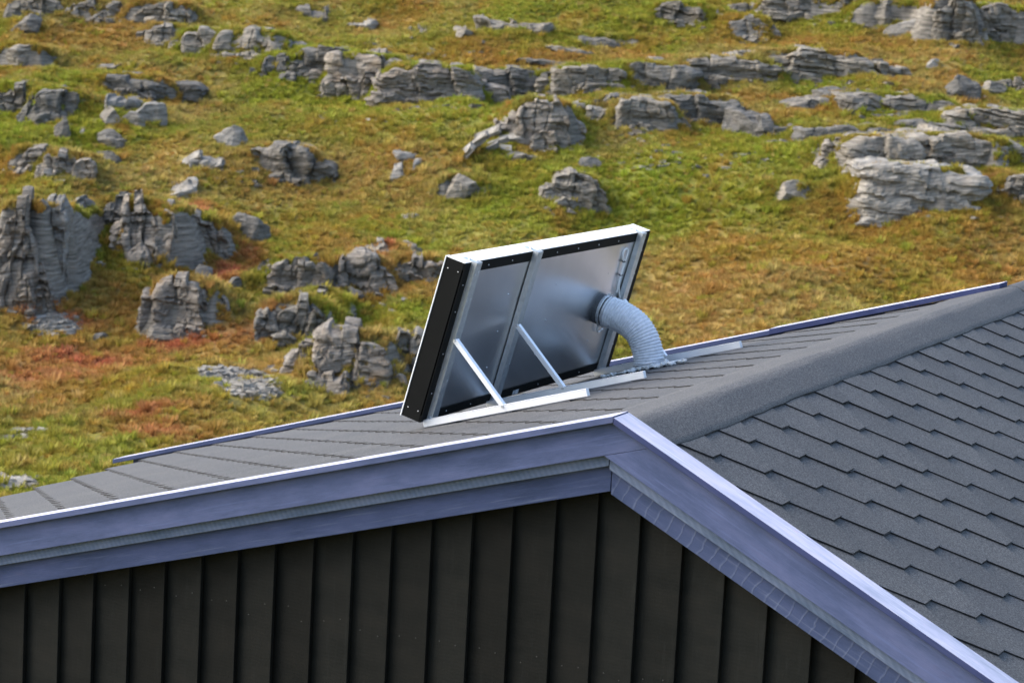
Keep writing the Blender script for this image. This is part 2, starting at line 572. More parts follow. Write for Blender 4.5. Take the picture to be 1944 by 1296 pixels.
# (x0, y0, x1, y1, shape, stone, shelf, name, label-id)   photo boxes of every rock that can be told apart
c_, b_, s_ = 'cliff', 'boulder', 'slab'
RL = [
    (0, 0, 36, 40, b_, 'rock', 0, 'hill1'), (33, -6, 117, 32, c_, 'rock', 1, 'hill1'), (15, 27, 74, 64, b_, 'rock', 0, 'hill1'),
    (139, -5, 197, 44, c_, 'rock', 1, 'hill1'), (200, 5, 256, 44, c_, 'rock', 1, 'hill1'), (252, 3, 352, 52, c_, 'rock', 1, 'hill1'),
    (278, 48, 350, 88, c_, 'rock', 1, 'hill1'), (344, 58, 420, 110, c_, 'rock', 1, 'step'), (416, 58, 537, 118, c_, 'rock', 1, 'step'),
    (502, 104, 564, 150, c_, 'rock_dark', 1, 'step'), (572, 92, 655, 160, c_, 'rock', 1, 'ledge'), (640, 104, 760, 188, c_, 'rock_tan', 1, 'ledge'),
    (735, 126, 886, 203, c_, 'rock_tan', 1, 'ledge'), (0, 84, 72, 134, b_, 'rock', 1, 'lone1'), (163, 122, 236, 140, s_, 'rock', 0, 'low'),
    (152, 143, 306, 184, c_, 'rock_dark', 1, 'lone2'), (0, 160, 68, 218, c_, 'rock', 1, 'leftband'), (62, 170, 136, 236, c_, 'rock_dark', 1, 'leftband'),
    (184, 182, 252, 214, s_, 'rock_pale', 0, 'pile'), (188, 204, 232, 240, b_, 'rock', 0, 'pile'), (228, 206, 272, 242, b_, 'rock_pale', 0, 'pile'), (240, 196, 316, 238, b_, 'rock_pale', 0, 'pile'),
    (100, 228, 132, 262, b_, 'rock', 0, 'small'), (144, 240, 196, 259, s_, 'rock_pale', 0, 'small'), (174, 250, 238, 281, b_, 'rock_dark', 1, 'small'), (186, 283, 232, 312, b_, 'rock_dark', 0, 'small'),
    (30, 280, 90, 336, c_, 'rock_tan', 1, 'leftband2'), (84, 290, 146, 342, c_, 'rock_tan', 1, 'leftband2'),
    (405, 236, 476, 282, b_, 'rock_pale', 0, 'lone3'), (352, 294, 440, 327, s_, 'rock_pale', 0, 'debris1'), (380, 300, 420, 326, b_, 'rock_pale', 0, 'debris1'),
    (468, 278, 584, 347, c_, 'rock', 1, 'lone4'), (262, 342, 372, 372, s_, 'rock_pale', 0, 'debris1'), (345, 338, 372, 372, b_, 'rock_pale', 0, 'debris1'),
    (-12, 384, 62, 590, c_, 'rock_tan', 1, 'cliffL1'), (44, 388, 104, 560, c_, 'rock_pale', 1, 'cliffL2'), (98, 388, 142, 485, c_, 'rock_dark', 1, 'cliffL3'),  # cliffL3: shade on the cliff's turned-away side is put into its dark stone
    (192, 374, 252, 470, c_, 'rock_dark', 1, 'cliffM'), (232, 378, 296, 505, c_, 'rock_tan', 1, 'cliffM'), (284, 392, 336, 508, c_, 'rock', 1, 'cliffM'), (330, 408, 402, 486, c_, 'rock_tan', 1, 'cliffM'),
    (421, 402, 518, 462, b_, 'rock_dark', 0, 'round'), (361, 502, 404, 532, b_, 'rock_pale', 0, 'small2'), (424, 522, 462, 560, b_, 'rock_dark', 1, 'small2'),
    (294, 531, 390, 640, c_, 'rock_tan', 1, 'pillar'), (266, 622, 340, 655, b_, 'rock', 0, 'small2'),
    (520, 490, 622, 565, c_, 'rock_tan', 1, 'broken'), (640, 484, 712, 565, c_, 'rock_tan', 1, 'broken'), (686, 463, 746, 530, c_, 'rock', 1, 'broken'), (762, 454, 812, 487, b_, 'rock_tan', 0, 'broken'), (752, 486, 826, 535, c_, 'rock_tan', 1, 'broken'),
    (518, 566, 606, 652, c_, 'rock', 1, 'broken'), (572, 552, 640, 616, c_, 'rock', 1, 'broken'), (600, 630, 728, 752, c_, 'rock_tan', 1, 'foot'), (706, 640, 806, 742, c_, 'rock', 1, 'foot2'),
    (155, 480, 200, 513, b_, 'rock_pale', 0, 'small2'), (118, 549, 146, 563, s_, 'rock_pale', 0, 'small2'), (50, 556, 72, 568, s_, 'rock_pale', 0, 'small2'), (176, 634, 206, 648, b_, 'rock_dark', 0, 'small2'), (268, 730, 286, 737, s_, 'rock_dark', 0, 'small2'),
    (891, 30, 985, 62, s_, 'rock', 0, 'low'), (960, 42, 1070, 70, s_, 'rock', 0, 'low'), (774, 46, 838, 73, s_, 'rock', 0, 'low'), (846, 50, 908, 80, s_, 'rock', 0, 'low'), (545, 8, 660, 42, s_, 'rock', 0, 'low'), (640, 33, 710, 58, s_, 'rock_pale', 0, 'low'),
    (1068, 64, 1210, 93, s_, 'rock_dark', 1, 'low'), (1040, 84, 1136, 108, s_, 'rock', 0, 'low'), (980, 115, 1170, 130, s_, 'rock_dark', 1, 'low'),
    (906, 134, 1070, 188, c_, 'rock_dark', 1, 'ledge2'), (1066, 129, 1168, 175, c_, 'rock', 1, 'ledge2'), (1165, 121, 1304, 170, c_, 'rock_dark', 1, 'ledge2'), (1292, 110, 1458, 160, c_, 'rock', 1, 'ledge2'), (1452, 96, 1630, 157, c_, 'rock', 1, 'ledge3'),
    (985, 189, 1072, 280, c_, 'rock_tan', 1, 'tower'), (1056, 196, 1148, 232, c_, 'rock_pale', 1, 'mid'), (1142, 180, 1188, 222, c_, 'rock_dark', 1, 'mid'), (1182, 189, 1266, 252, c_, 'rock', 1, 'mid'), (1258, 181, 1386, 237, c_, 'rock_dark', 1, 'mid'),
    (745, 280, 792, 308, b_, 'rock_pale', 0, 'debris2'), (740, 306, 820, 342, s_, 'rock_pale', 0, 'debris2'), (844, 333, 908, 382, b_, 'rock', 1, 'lone5'), (1046, 330, 1120, 398, c_, 'rock', 1, 'lone6'), (1094, 298, 1142, 322, b_, 'rock_dark', 0, 'lone6b'), (944, 290, 1032, 312, b_, 'rock_dark', 0, 'lone6c'), (762, 404, 806, 421, s_, 'rock_pale', 0, 'debris2'),
    (1247, 6, 1334, 54, c_, 'rock', 1, 'hill2'), (1330, 18, 1386, 44, c_, 'rock', 1, 'hill2'), (1383, 30, 1450, 80, c_, 'rock', 1, 'hill2'), (1461, -12, 1608, 39, c_, 'rock', 1, 'hill2'), (1596, -8, 1650, 24, c_, 'rock', 1, 'hill2'),
    (1640, 2, 1724, 54, b_, 'rock', 1, 'hill3'), (1690, 36, 1768, 66, b_, 'rock_pale', 0, 'hill3'), (1596, 46, 1694, 63, s_, 'rock', 0, 'hill3'), (1655, -10, 1778, 18, c_, 'rock', 1, 'hill2'),
    (1774, -6, 1848, 80, c_, 'rock', 1, 'hill4'), (1844, 12, 1960, 84, c_, 'rock', 1, 'hill4'), (1654, 109, 1682, 131, b_, 'rock_dark', 0, 'small3'), (1756, 110, 1786, 130, b_, 'rock_pale', 0, 'small3'),
    (1790, 143, 1858, 188, b_, 'rock_dark', 0, 'right1'), (1858, 156, 1914, 184, b_, 'rock', 0, 'right1'), (1910, 146, 1962, 176, c_, 'rock', 1, 'right1'), (1548, 164, 1674, 196, s_, 'rock_dark', 0, 'right1'), (1604, 180, 1798, 216, c_, 'rock', 1, 'right1'), (1660, 212, 1764, 232, s_, 'rock_dark', 0, 'right1'),
    (1378, 213, 1487, 264, s_, 'rock_dark', 0, 'strata'), (1524, 238, 1668, 270, c_, 'rock_dark', 1, 'right2'), (1690, 230, 1812, 251, c_, 'rock_dark', 1, 'right2'), (1450, 262, 1497, 278, b_, 'rock_dark', 0, 'small3'),
    (1565, 266, 1620, 326, c_, 'rock_tan', 1, 'big0'), (1612, 262, 1726, 354, c_, 'rock', 1, 'big1'), (1814, 210, 1975, 264, c_, 'rock', 1, 'big4'), (1716, 258, 1915, 338, c_, 'rock', 1, 'big3'), (1660, 318, 1834, 414, c_, 'rock_pale', 1, 'big2'), (1468, 345, 1544, 384, b_, 'rock', 1, 'lone7'), (1912, 334, 1975, 382, c_, 'rock', 1, 'right3'),
]
LAB = {   # label, group (only for look-alikes)
    'hill1': ('grey outcrop block among the boulders along the hilltop above the stepped crags', 'hilltop outcrops over the stepped crags'),
    'step': ('grey crag block stepping down from hilltop outcrops towards the long ledge', 'crags stepping down to the long ledge'),
    'ledge': ('brownish layered block of the long ledge under the open hilltop heath', 'long brown ledge blocks'),
    'lone1': ('grey boulder lying alone in orange heath below the hilltop outcrops', None),
    'lone2': ('dark striped outcrop in the grass uphill of the pale boulder pile', None),
    'low': ('low flat rock slab half sunk in the orange hilltop heath', 'flat slabs sunk in the hilltop heath'),
    'leftband': ('weathered outcrop uphill of the two cracked brown blocks, beside the boulder pile', 'weathered outcrops beside the boulder pile'),
    'pile': ('pale grey boulder in a pile of boulders on the green slope', 'pale boulder pile on the slope'),
    'small': ('small rock in the grass just below the pale boulder pile', 'small rocks below the boulder pile'),
    'leftband2': ('cracked brown rock block standing right above the tall cliff', 'cracked blocks above the tall cliff'),
    'lone3': ('pale domed boulder alone on the slope uphill of fallen slabs', None),
    'debris1': ('fallen pale slab between the domed boulder and the brown cliff', 'fallen slabs above the brown cliff'),
    'lone4': ('broad layered grey outcrop with mossy top beside fallen slabs', None),
    'cliffL1': ('tall tan cliff column, the highest rock face on the hillside', None),
    'cliffL2': ('tall pale striped cliff column against the tan cliff column', None),
    'cliffL3': ('dark shaded cliff block beside the pale striped column', None),
    'cliffM': ('brown fractured cliff block in the row across the gully from the tall cliff', 'fractured cliff row across the gully'),
    'round': ('smooth dark whaleback boulder lying above the layered rock pillar', None),
    'small2': ('loose stone lying in the heath around the layered rock pillar', 'loose stones around the pillar'),
    'pillar': ('layered tan rock pillar standing alone above the scree patches', None),
    'broken': ('broken brown rock block in the rubble slope above the big banded boulder', 'broken blocks above the banded boulder'),
    'foot': ('big banded tan boulder at the foot of the slope behind the roof', None),
    'foot2': ('grey rock leaning against the big banded tan boulder', None),
    'ledge2': ('dark layered block in the long ledge above the rock tower', 'ledge blocks above the rock tower'),
    'ledge3': ('large undercut layered block ending the long ledge, grass below', None),
    'tower': ('square layered rock tower leaning over a trail of fallen slabs', None),
    'mid': ('grey rock face in the band running along from the rock tower', 'rock band beside the rock tower'),
    'debris2': ('pale loose slab lying in the heath below the trail of fallen slabs', 'loose pale slabs in the heath'),
    'lone5': ('striped grey boulder with grass on its shoulder, below the fallen slabs', None),
    'lone6': ('narrow layered outcrop poking out of the green bank', None),
    'lone6b': ('dark low rock just uphill of the narrow layered outcrop', None),
    'lone6c': ('dark low rock half buried under the rock tower', None),
    'hill2': ('grey crag on the hill shoulder above the undercut ledge', 'crags on the hill shoulder'),
    'hill3': ('boulder resting in the hollow between the hill shoulder crags', 'boulders in the hilltop hollow'),
    'hill4': ('massive weathered outcrop beside the hilltop hollow of boulders', 'massive outcrops beside the hollow'),
    'small3': ('small stone alone in the heath near the undercut ledge', 'small stones near the undercut ledge'),
    'right1': ('jagged dark rock in the stony heath uphill of the great pale slab', 'jagged rocks above the great slab'),
    'strata': ('thin flaggy outcrop of dark layers in the green bank', None),
    'right2': ('low dark ledge just above the great pale slab', 'low ledges above the great slab'),
    'big0': ('brown rock wedge against the great rock mass', None),
    'big1': ('layered grey rock bulging out beside the great pale slab', None),
    'big2': ('great pale striped rock slab, the widest smooth face on the slope', None),
    'big3': ('grey sloping rock back rising behind the great pale slab', None),
    'big4': ('dark weathered rock shelf uphill of the grey sloping rock back', None),
    'lone7': ('small round rock with heath cap on the bright green bank', None),
    'right3': ('grey rock in red heath beside the great pale slab', None),
}
LABX = {
    'low': ['low flat rock uphill of the dark striped outcrop', 'long grey flat rock heading the slabs on open hilltop heath', 'long grey flat rock continuing the line of hilltop slabs', 'small flat grey rock pair near the long hilltop slabs', 'tilted flat grey rock between the small pair and the long slab', 'broad flat rock on the brow above the long ledge', 'pale flat rock patch just above the long ledge', 'dark layered flat rock with steps at the slabs end', 'grey flat rock under the dark layered stepped one', 'long thin dark sill of rock above the ledge'],
    'small2': ['pale tilted stone uphill of the layered rock pillar', 'dark squat stone between pillar and broken brown blocks', 'grey rounded stone at the foot of the layered pillar', 'pale slab fallen in the gully between the cliffs', 'small pale flat stone in rust heath under the gully slab', 'small pale flat stone right at the tall cliff foot', 'small dark stone alone in heath beside the scree patch', 'tiny dark flat stone in yellow grass above the roof edge'],   # one label for each rock of a set that can be told apart, in the order of RL
    'hill1': ['squat grey boulder at the very end of the hilltop outcrops', 'wide flat-topped outcrop block crowning the hill next to the squat boulder', 'grey boulder tumbled just below the wide flat-topped hilltop block', 'upright grey outcrop block beyond a grassy gap from the flat-topped block', 'narrow outcrop block between the upright block and the big hilltop crag', 'big broad hilltop crag above its own lower step', 'lower step of rock jutting out under the big broad hilltop crag'],
    'step': ['first crag stepping down from the big hilltop crag', 'wide middle crag of the steps between hilltop and long ledge', 'small dark crag closing the gap to the long ledge'],
    'ledge': ['grey end block of the long ledge beside the dark crag', 'tan layered middle block of the long ledge', 'widest tan ledge block, last before the grassy break in the ledge'],
    'leftband': ['grey weathered outcrop uphill of the two cracked brown blocks', 'dark weathered outcrop between the grey one and the boulder pile'],
    'pile': ['flat pale slab topping the boulder pile on the green slope', 'darker grey boulder propping the flat slab of the boulder pile', 'small pale boulder in the middle of the boulder pile', 'largest pale boulder at the open end of the boulder pile'],
    'small': ['small upright rock below the dark weathered outcrop', 'thin pale slab in the grass just below the boulder pile', 'dark mossy hump of rock under the thin pale slab', 'dark round boulder alone in green grass under the mossy hump'],
    'leftband2': ['cracked brown block with vertical joints above the tall cliff', 'jagged brown block leaning on the cracked block with vertical joints'],
    'debris1': ['tilted pale slab downhill of the pale domed boulder', 'pale block propped on the tilted slab below the domed boulder', 'flat pale flagstones spread above the brown fractured cliff', 'upright pale chunk standing on the flat flagstones'],
    'cliffM': ['dark end block of the brown cliff across the gully', 'tallest rust-brown face of the cliff across the gully', 'grey face beside the rust-brown one in the gully cliff', 'low tan end of the gully cliff with red plants above'],
    'broken': ['wide fractured brown block heading the rubble slope', 'tan block in the rubble slope next to the fractured wide one', 'grey block rising behind the tan block of the rubble slope', 'small rounded tan boulder topping the rubble beside the collector', 'low tan block under the small rounded boulder by the collector', 'grey wedge of rock low in the rubble above the banded boulder', 'grey block between the wide fractured block and the low wedge'],
    'ledge2': ['dark ledge block right after the grassy break in the ledge', 'grey ledge block above the rock tower', 'dark ledge block between the two grey blocks of the ledge', 'long grey ledge block touching the large undercut block'],
    'mid': ['pale smooth rock face right against the rock tower', 'dark recessed rock between the pale face and the grey rib', 'grey tilted rock rib in the band past the rock tower', 'dark layered outcrop ending the band past the rock tower'],
    'debris2': ['pale angular block beside the trail of fallen slabs', 'pale sloping slab under the angular block by the slab trail', 'thin pale slab alone in the heath above the solar collector'],
    'hill2': ['rounded crag starting the hill shoulder above the ledge', 'low rock sill between the rounded and the square crag', 'square block standing out in front of the hill shoulder', 'wide crag face on top of the hill shoulder', 'small rock beside the wide crag face on the hill shoulder', 'low crag closing the hill shoulder behind the pointed boulder'],
    'hill3': ['pointed boulder standing in the hilltop hollow', 'pale rounded boulder lying before the pointed one', 'flat rock beside the pale rounded boulder in the hollow'],
    'hill4': ['massive split outcrop at the edge of the hilltop hollow', 'massive blocky outcrop past the split one'],
    'small3': ['small dark stone in orange heath past the undercut block', 'small pale stone in orange heath past the undercut block', 'small dark stone on the bright green bank under flaggy layers'],
    'right1': ['dark leaning fin of rock in the stony heath', 'grey lump of rock next to the leaning fin', 'grey outcrop past the lump beside the leaning fin', 'dark flat layered rock starting the stony heath', 'long broken grey outcrop across the stony heath', 'flat dark rock just under the long broken outcrop'],
    'right2': ['dark ledge over the brown rock wedge', 'dark ledge over the grey sloping rock back'],
}
seen_lid = {}
for i, (x0, y0, x1, y1, shp, stone, shelf, lid) in enumerate(RL):
    s, t, h = hit((x0 + x1) / 2, y1 - 2)
    d = ray((x0 + x1) / 2, y0)
    rs_ = d[2] / (d @ FH)
    ROCKS.append(dict(i=i, s=s, t=t, zb=h, ztop=rs_ * t, rs=rs_, w=(x1 - x0) / FPX * t, shape=shp, stone=stone, shelf=bool(shelf), lid=lid,
                      back=(.30 if lid in ('big1', 'big2', 'big3', 'big4') else 0.05 if lid in ('ledge', 'ledge2', 'ledge3', 'mid', 'right2') else [.0, .15, .3, .5, .2][i % 5]) if shp == 'cliff' else 0.0))

# ---- vegetation colour of every spot of the hill
GREEN, OLIVE, RUST, TAN, RED, DARK, YEL = [np.array(c) for c in ((.255, .278, .030), (.245, .220, .040), (.365, .190, .048), (.42, .315, .105), (.44, .115, .075), (.095, .095, .028), (.42, .29, .052))]
ZONES = [   # photo x, y, radius x, radius y, colour, weight
    (1430, 330, 230, 70, GREEN, 1.6), (1230, 390, 220, 60, GREEN, 1.5), (950, 440, 170, 45, GREEN, 1.2), (1000, 330, 120, 40, OLIVE, .8), (1500, 250, 160, 40, GREEN, 1.0),
    (690, 205, 120, 30, GREEN, 1.0), (880, 215, 120, 25, GREEN, .9), (1200, 175, 110, 18, GREEN, .9), (60, 370, 110, 30, GREEN, 1.0), (50, 240, 90, 45, GREEN, 1.0), (250, 270, 120, 40, GREEN, .8), (170, 440, 60, 60, DARK, 1.0),
    (530, 250, 130, 40, OLIVE, .9), (620, 300, 120, 40, TAN, .4), (1700, 510, 260, 50, RUST, 1.3), (1400, 500, 170, 50, RUST, .9), (1640, 430, 160, 30, RUST, 1.2), (1500, 585, 300, 40, TAN, 1.3), (1300, 620, 150, 40, TAN, 1.0),
    (1420, 440, 120, 25, OLIVE, .8), (640, 70, 230, 30, TAN, .8), (800, 110, 220, 20, RUST, .9), (1050, 105, 220, 14, RUST, 1.0), (1650, 90, 260, 12, RUST, 1.4), (1850, 110, 150, 16, TAN, .8), (170, 75, 110, 22, RUST, .9), (330, 110, 130, 20, OLIVE, .7),
    (1400, 20, 90, 15, GREEN, .8), (1480, 55, 120, 20, OLIVE, .9), (1760, 90, 120, 12, GREEN, .5), (350, 330, 130, 30, TAN, .5), (600, 370, 200, 30, RUST, .5), (560, 420, 120, 40, OLIVE, .7), (640, 410, 150, 25, GREEN, .6),
    (600, 840, 280, 45, TAN, 1.0), (330, 800, 260, 60, OLIVE, .9), (140, 850, 200, 60, OLIVE, 1.0), (180, 745, 90, 18, YEL, 1.6), (150, 690, 70, 12, RED, 4.7), (290, 822, 100, 12, RED, 5.2), (250, 792, 70, 8, RED, 4.2), (110, 600, 80, 14, RED, 3.1), (100, 585, 90, 12, RUST, 1.2), (350, 655, 60, 8, RED, 3.9),
    (350, 425, 22, 18, RED, 5.2), (430, 530, 35, 35, RED, 3.6), (733, 512, 12, 18, RED, 2.4), (480, 640, 60, 20, RED, .9), (640, 470, 60, 12, RUST, .8), (560, 745, 40, 14, GREEN, 1.4), (240, 650, 60, 16, GREEN, .9), (400, 720, 50, 14, GREEN, 1.1), (520, 700, 120, 30, TAN, .8),
    (250, 560, 120, 40, RUST, .9), (470, 600, 90, 50, OLIVE, .7), (470, 570, 60, 12, GREEN, .8), (740, 600, 60, 14, GREEN, .7), (780, 690, 60, 40, TAN, .8), (1880, 350, 50, 40, RED, .7), (1880, 400, 70, 20, OLIVE, .8), (1550, 165, 120, 10, GREEN, 1.0), (1750, 195, 120, 12, OLIVE, .6),
    (230, 700, 260, 40, RUST, .9), (420, 790, 200, 40, RUST, .7), (80, 720, 100, 20, RED, .9), (520, 860, 200, 30, YEL, .5), (330, 770, 60, 10, RED, 3.1), (200, 640, 120, 16, RUST, .9),
    (180, 560, 60, 30, TAN, .6), (60, 470, 60, 60, TAN, .4), (150, 30, 60, 20, DARK, .7), (720, 330, 130, 30, TAN, .45), (880, 300, 90, 30, RUST, .5),
]
ZW = []
for zx, zy, rx, ry, c, wgt in ZONES:
    s, t, h = hit(zx, zy)
    _, t1, _ = hit(zx, zy - ry)
    _, t2, _ = hit(zx, zy + ry)
    ZW.append((s, t, rx / FPX * t, max(.25, (t1 - t2) / 2), c, wgt))


def veg_color(s, t, fine=True):
    s, t = np.asarray(s, float), np.asarray(t, float)
    n1 = fbm(s * .45, t * .30, 0, 41, 4, .6)
    n2 = fbm(s * .8 + 40, t * .5, 0, 52, 4, .6)
    n3 = fbm(s * 2.6, t * 1.6, 0, 63, 3, .6)
    wj_s, wj_t = .45 * fbm(s * .9, t * .9, 0, 77, 3), .9 * fbm(s * .9 + 9, t * .9, 0, 78, 3)
    col = np.zeros(s.shape + (3,))
    W = np.zeros(s.shape)
    def add(c, w):
        nonlocal col, W
        col = col + w[..., None] * c
        W = W + w
    add(OLIVE, np.full(s.shape, .45))
    add(GREEN, np.clip(n1 * 1.4 + .50 + .3 * n3, 0, 2))
    add(RUST, np.clip(n2 * 1.4 + .05 - .4 * n3, 0, 2))
    add(TAN, np.clip(-n1 * 1.1 - .15 + .5 * n3, 0, 2))
    add(DARK, np.clip(n3 * 1.2 - .45, 0, 1))
    for zs, zt, rs_, rt, c, wgt in ZW:
        g = np.exp(-(((s - zs + wj_s * rs_ * .5) / rs_) ** 2 + ((t - zt + wj_t * rt * .5) / rt) ** 2)) * wgt * np.clip(1.25 + 1.1 * n3, .15, 2.6)
        add(c, g * 1.5)
    return col / W[..., None]


# ---- terrain mesh (finer where it is looked at)
rows = np.concatenate([np.linspace(-60, 2, 18), np.linspace(3, 20, 22), np.linspace(20.5, 30, 70), np.arange(30.1, 66, .08), np.linspace(66.2, 84, 90), np.geomspace(86, 320, 34)])
ncol = 560
q = np.linspace(-1, 1, ncol)
wid = np.where(rows < 20, 70 - np.clip(rows, 0, 20) * 2.85, .32 * rows + 6.6)
wid = np.where(rows > 84, wid + (rows - 84) * .9, wid)
Sg = q[None, :] * wid[:, None]
Tg = np.repeat(rows[:, None], ncol, 1)
Hg = full_h(Sg.ravel(), Tg.ravel()).reshape(Sg.shape)


def grid_h(s, t):
    """height of the finished terrain, read off its own grid"""
    i = np.clip(np.searchsorted(rows, t) - 1, 0, len(rows) - 2)
    f = np.clip((t - rows[i]) / (rows[i + 1] - rows[i]), 0, 1)
    out_ = 0
    for k, wk in ((i, 1 - f), (i + 1, f)):
        c = np.clip((s / wid[k] + 1) / 2 * (ncol - 1), 0, ncol - 1.001)
        j = c.astype(int)
        g = c - j
        out_ = out_ + wk * (Hg[k, j] * (1 - g) + Hg[k, j + 1] * g)
    return out_


V = world_of(Sg, Tg, Hg).reshape(-1, 3)
nr = len(rows)
idx = np.arange(nr * ncol).reshape(nr, ncol)
F = np.stack([idx[:-1, :-1], idx[:-1, 1:], idx[1:, 1:], idx[1:, :-1]], -1).reshape(-1, 4)
me = bpy.data.meshes.new('hillside')
me.vertices.add(len(V)); me.vertices.foreach_set('co', V.ravel())
me.loops.add(F.size); me.loops.foreach_set('vertex_index', F.ravel().astype(np.int32))
me.polygons.add(len(F)); me.polygons.foreach_set('loop_start', np.arange(0, F.size, 4).astype(np.int32))
me.polygons.foreach_set('use_smooth', np.ones(len(F), bool))
me.update()
vc = veg_color(Sg.ravel(), Tg.ravel())
at = me.attributes.new('veg', 'FLOAT_COLOR', 'POINT')
at.data.foreach_set('color', np.c_[vc, np.ones(len(vc))].ravel())
me.materials.append(M['heath'])
hillside = link(bpy.data.objects.new('hillside', me))
tag(hillside, kind='structure')


# ---- rocks
def rock_mesh(w, h, d, seed, shape, tilt, back=0.0, band=False):
    rng = np.random.RandomState(seed)
    res = .030
    n = int(np.clip(max(w, h) / res, 12, 50))
    g = np.linspace(-1, 1, n + 1)
    A, B = np.meshgrid(g, g, indexing='ij')
    faces_pts = [np.stack(p, -1) for p in ((A, -np.ones_like(A), B), (A, np.ones_like(A), -B), (-np.ones_like(A), -A, B), (np.ones_like(A), A, B), (A, B, np.ones_like(A)))]
    Pts = np.concatenate([p.reshape(-1, 3) for p in faces_pts])
    ex = {'cliff': 9.0, 'boulder': 2.6, 'slab': 3.2}[shape]
    nrm = (np.abs(Pts) ** ex).sum(1) ** (1 / ex)
    U = Pts / nrm[:, None]
    key = rng.randint(0, 10000)
    # chisel with random planes
    if shape != 'cliff':
        for k in range(16 if shape == 'boulder' else 8):
            nv = rng.randn(3) * np.array([1, 1, .8 if shape == 'boulder' else .35]); nv /= np.linalg.norm(nv)
            c = rng.uniform(.60, .88)
            pr = U @ nv
            ov = np.maximum(pr - c, 0)
            U = U - ov[:, None] * nv[None, :] * .92
    x, y, z = U[:, 0], U[:, 1], U[:, 2]
    ax = x * w / 2
    crack = np.zeros_like(x)
    if shape == 'cliff':
        # outline: tapering, stepped top
        el, er = rng.uniform(1.6, 7), rng.uniform(1.6, 7)
        tap = np.where(x < 0, 1 - np.abs(x) ** el * rng.uniform(.15, .75), 1 - np.abs(x) ** er * rng.uniform(.15, .75))
        if band:
            tap = 1 - (1 - tap) * .35
        bw = np.clip(w / rng.randint(2, 5), .28, 1.1) if back != .30 else w * .8
        cu = (ax + .09 * vnoise(ax * 2.3, z * 1.6, 0, key) + (.10 * rng.randn()) * z * h) / bw + rng.rand()
        blk = np.floor(cu).astype(int)
        fr = cu - blk
        zr0 = blk * 0
        r1, r2, r3 = _hash(blk, zr0 + 3, zr0, key), _hash(blk, zr0 + 8, zr0, key), _hash(blk, zr0 + 13, zr0, key)
        top = tap * (1 - (.12 if band else .30) * r1 * (np.abs(x) > .2)) - .10 * (fr - .5) * (r3 - .5) * 2 + .07 * vnoise(ax * 3, y * 2, 0, key + 8)
        top = np.maximum(top, .05)
        yin = .36 * min(bw, .45) * r2 + (fr - .5) * (r3 - .5) * .9 * min(bw, .6)
        crack = np.exp(-((np.minimum(fr, 1 - fr) * bw) / .020) ** 2) * .05
        lean = .06 * rng.randn()
        under = rng.uniform(-.12, .22)
        Z = -.30 * h + (z + 1) / 2 * (top * h + .30 * h)
    elif shape == 'boulder':
        yin = 0 * x; under = .1; lean = .12 * rng.randn()
        Z = .18 * h + z * .82 * h
    else:
        yin = .15 * vnoise(x * 3, z, 0, key + 1); under = 0; lean = 0
        st_ = _hash(np.floor(x * 2.4 + 7 + .5 * y).astype(int), np.zeros_like(x, int), np.zeros_like(x, int), key)
        Z = .05 * h + z * .95 * h * np.where(z > 0, 1 - .5 * st_, 1) + rng.uniform(-.25, .25) * h * x
    X = ax * (1 + .07 * vnoise(z * 2.1, x, 0, key + 2)) + lean * Z
    Y = y * d / 2
    dip = math.tan(math.radians(tilt))
    Ls = Z + dip * X + .03 * vnoise(X * 1.6, Y * 1.2, Z * .5, key + 4)
    th = .075 * rng.uniform(.7, 1.5)
    lay = np.floor(Ls / th + .8 * vnoise(X * .7, Y * .7, Ls * 3, key + 9)).astype(int)
    zr = np.zeros_like(lay)
    hb = np.floor((X + .5 * _hash(lay, zr + 5, zr, key)) / (.22 + .35 * _hash(lay, zr + 6, zr, key))).astype(int)
    ins = .5 * _hash(lay, zr + 1, zr, key) ** 2 + .6 * _hash(lay, hb, zr + 2, key) ** 2
    amp = {'cliff': .16, 'boulder': .045, 'slab': .06}[shape] * min(1.0, .45 + min(w, h))
    side = np.clip((.97 - z) / .10, 0, 1)
    ln = np.sqrt(x ** 2 + y ** 2) + 1e-6
    dy = (amp * ins + crack) * side + under * h * .5 * np.clip(1 - Z / h, 0, 1) * (y < 0)
    X = X - x / ln * dy * .7
    Y = Y - y / ln * dy + np.where(y < 0, 1, 0) * np.maximum(yin, 0)
    fn_ = .03 * fbm(X * 3.4, Y * 3.4, Z * 5, key + 6, 4)
    X = X + fn_ * x
    Y = Y + fn_ * y * 1.4
    Z = Z + .03 * fbm(X * 3, Y * 3, 0, key + 7, 3) + np.where(z > .5, .05 * (_hash(lay, hb, zr, key) - .6), 0)
    Y = Y + back * np.maximum(Z, 0)
    V = np.stack([X, Y, Z], -1)
    fc = []
    m1 = n + 1
    for f in range(5):
        o = f * m1 * m1
        ii = np.arange(n)[:, None] * m1 + np.arange(n)[None, :] + o
        fc.append(np.stack([ii, ii + m1, ii + m1 + 1, ii + 1], -1).reshape(-1, 4))
    return V, np.concatenate(fc)


def np_mesh(name, V, F, mat, smooth=False):
    me = bpy.data.meshes.new(name)
    k = F.shape[1]
    me.vertices.add(len(V)); me.vertices.foreach_set('co', np.ascontiguousarray(V, float).ravel())
    me.loops.add(F.size); me.loops.foreach_set('vertex_index', F.ravel().astype(np.int32))
    me.polygons.add(len(F)); me.polygons.foreach_set('loop_start', np.arange(0, F.size, k).astype(np.int32))
    me.polygons.foreach_set('use_smooth', np.full(len(F), smooth))
    me.update()
    bm = bmesh.new(); bm.from_mesh(me)
    bmesh.ops.remove_doubles(bm, verts=bm.verts, dist=.0008)
    bmesh.ops.recalc_face_normals(bm, faces=bm.faces)
    bm.to_mesh(me); bm.free()
    me.materials.append(mat)
    return me


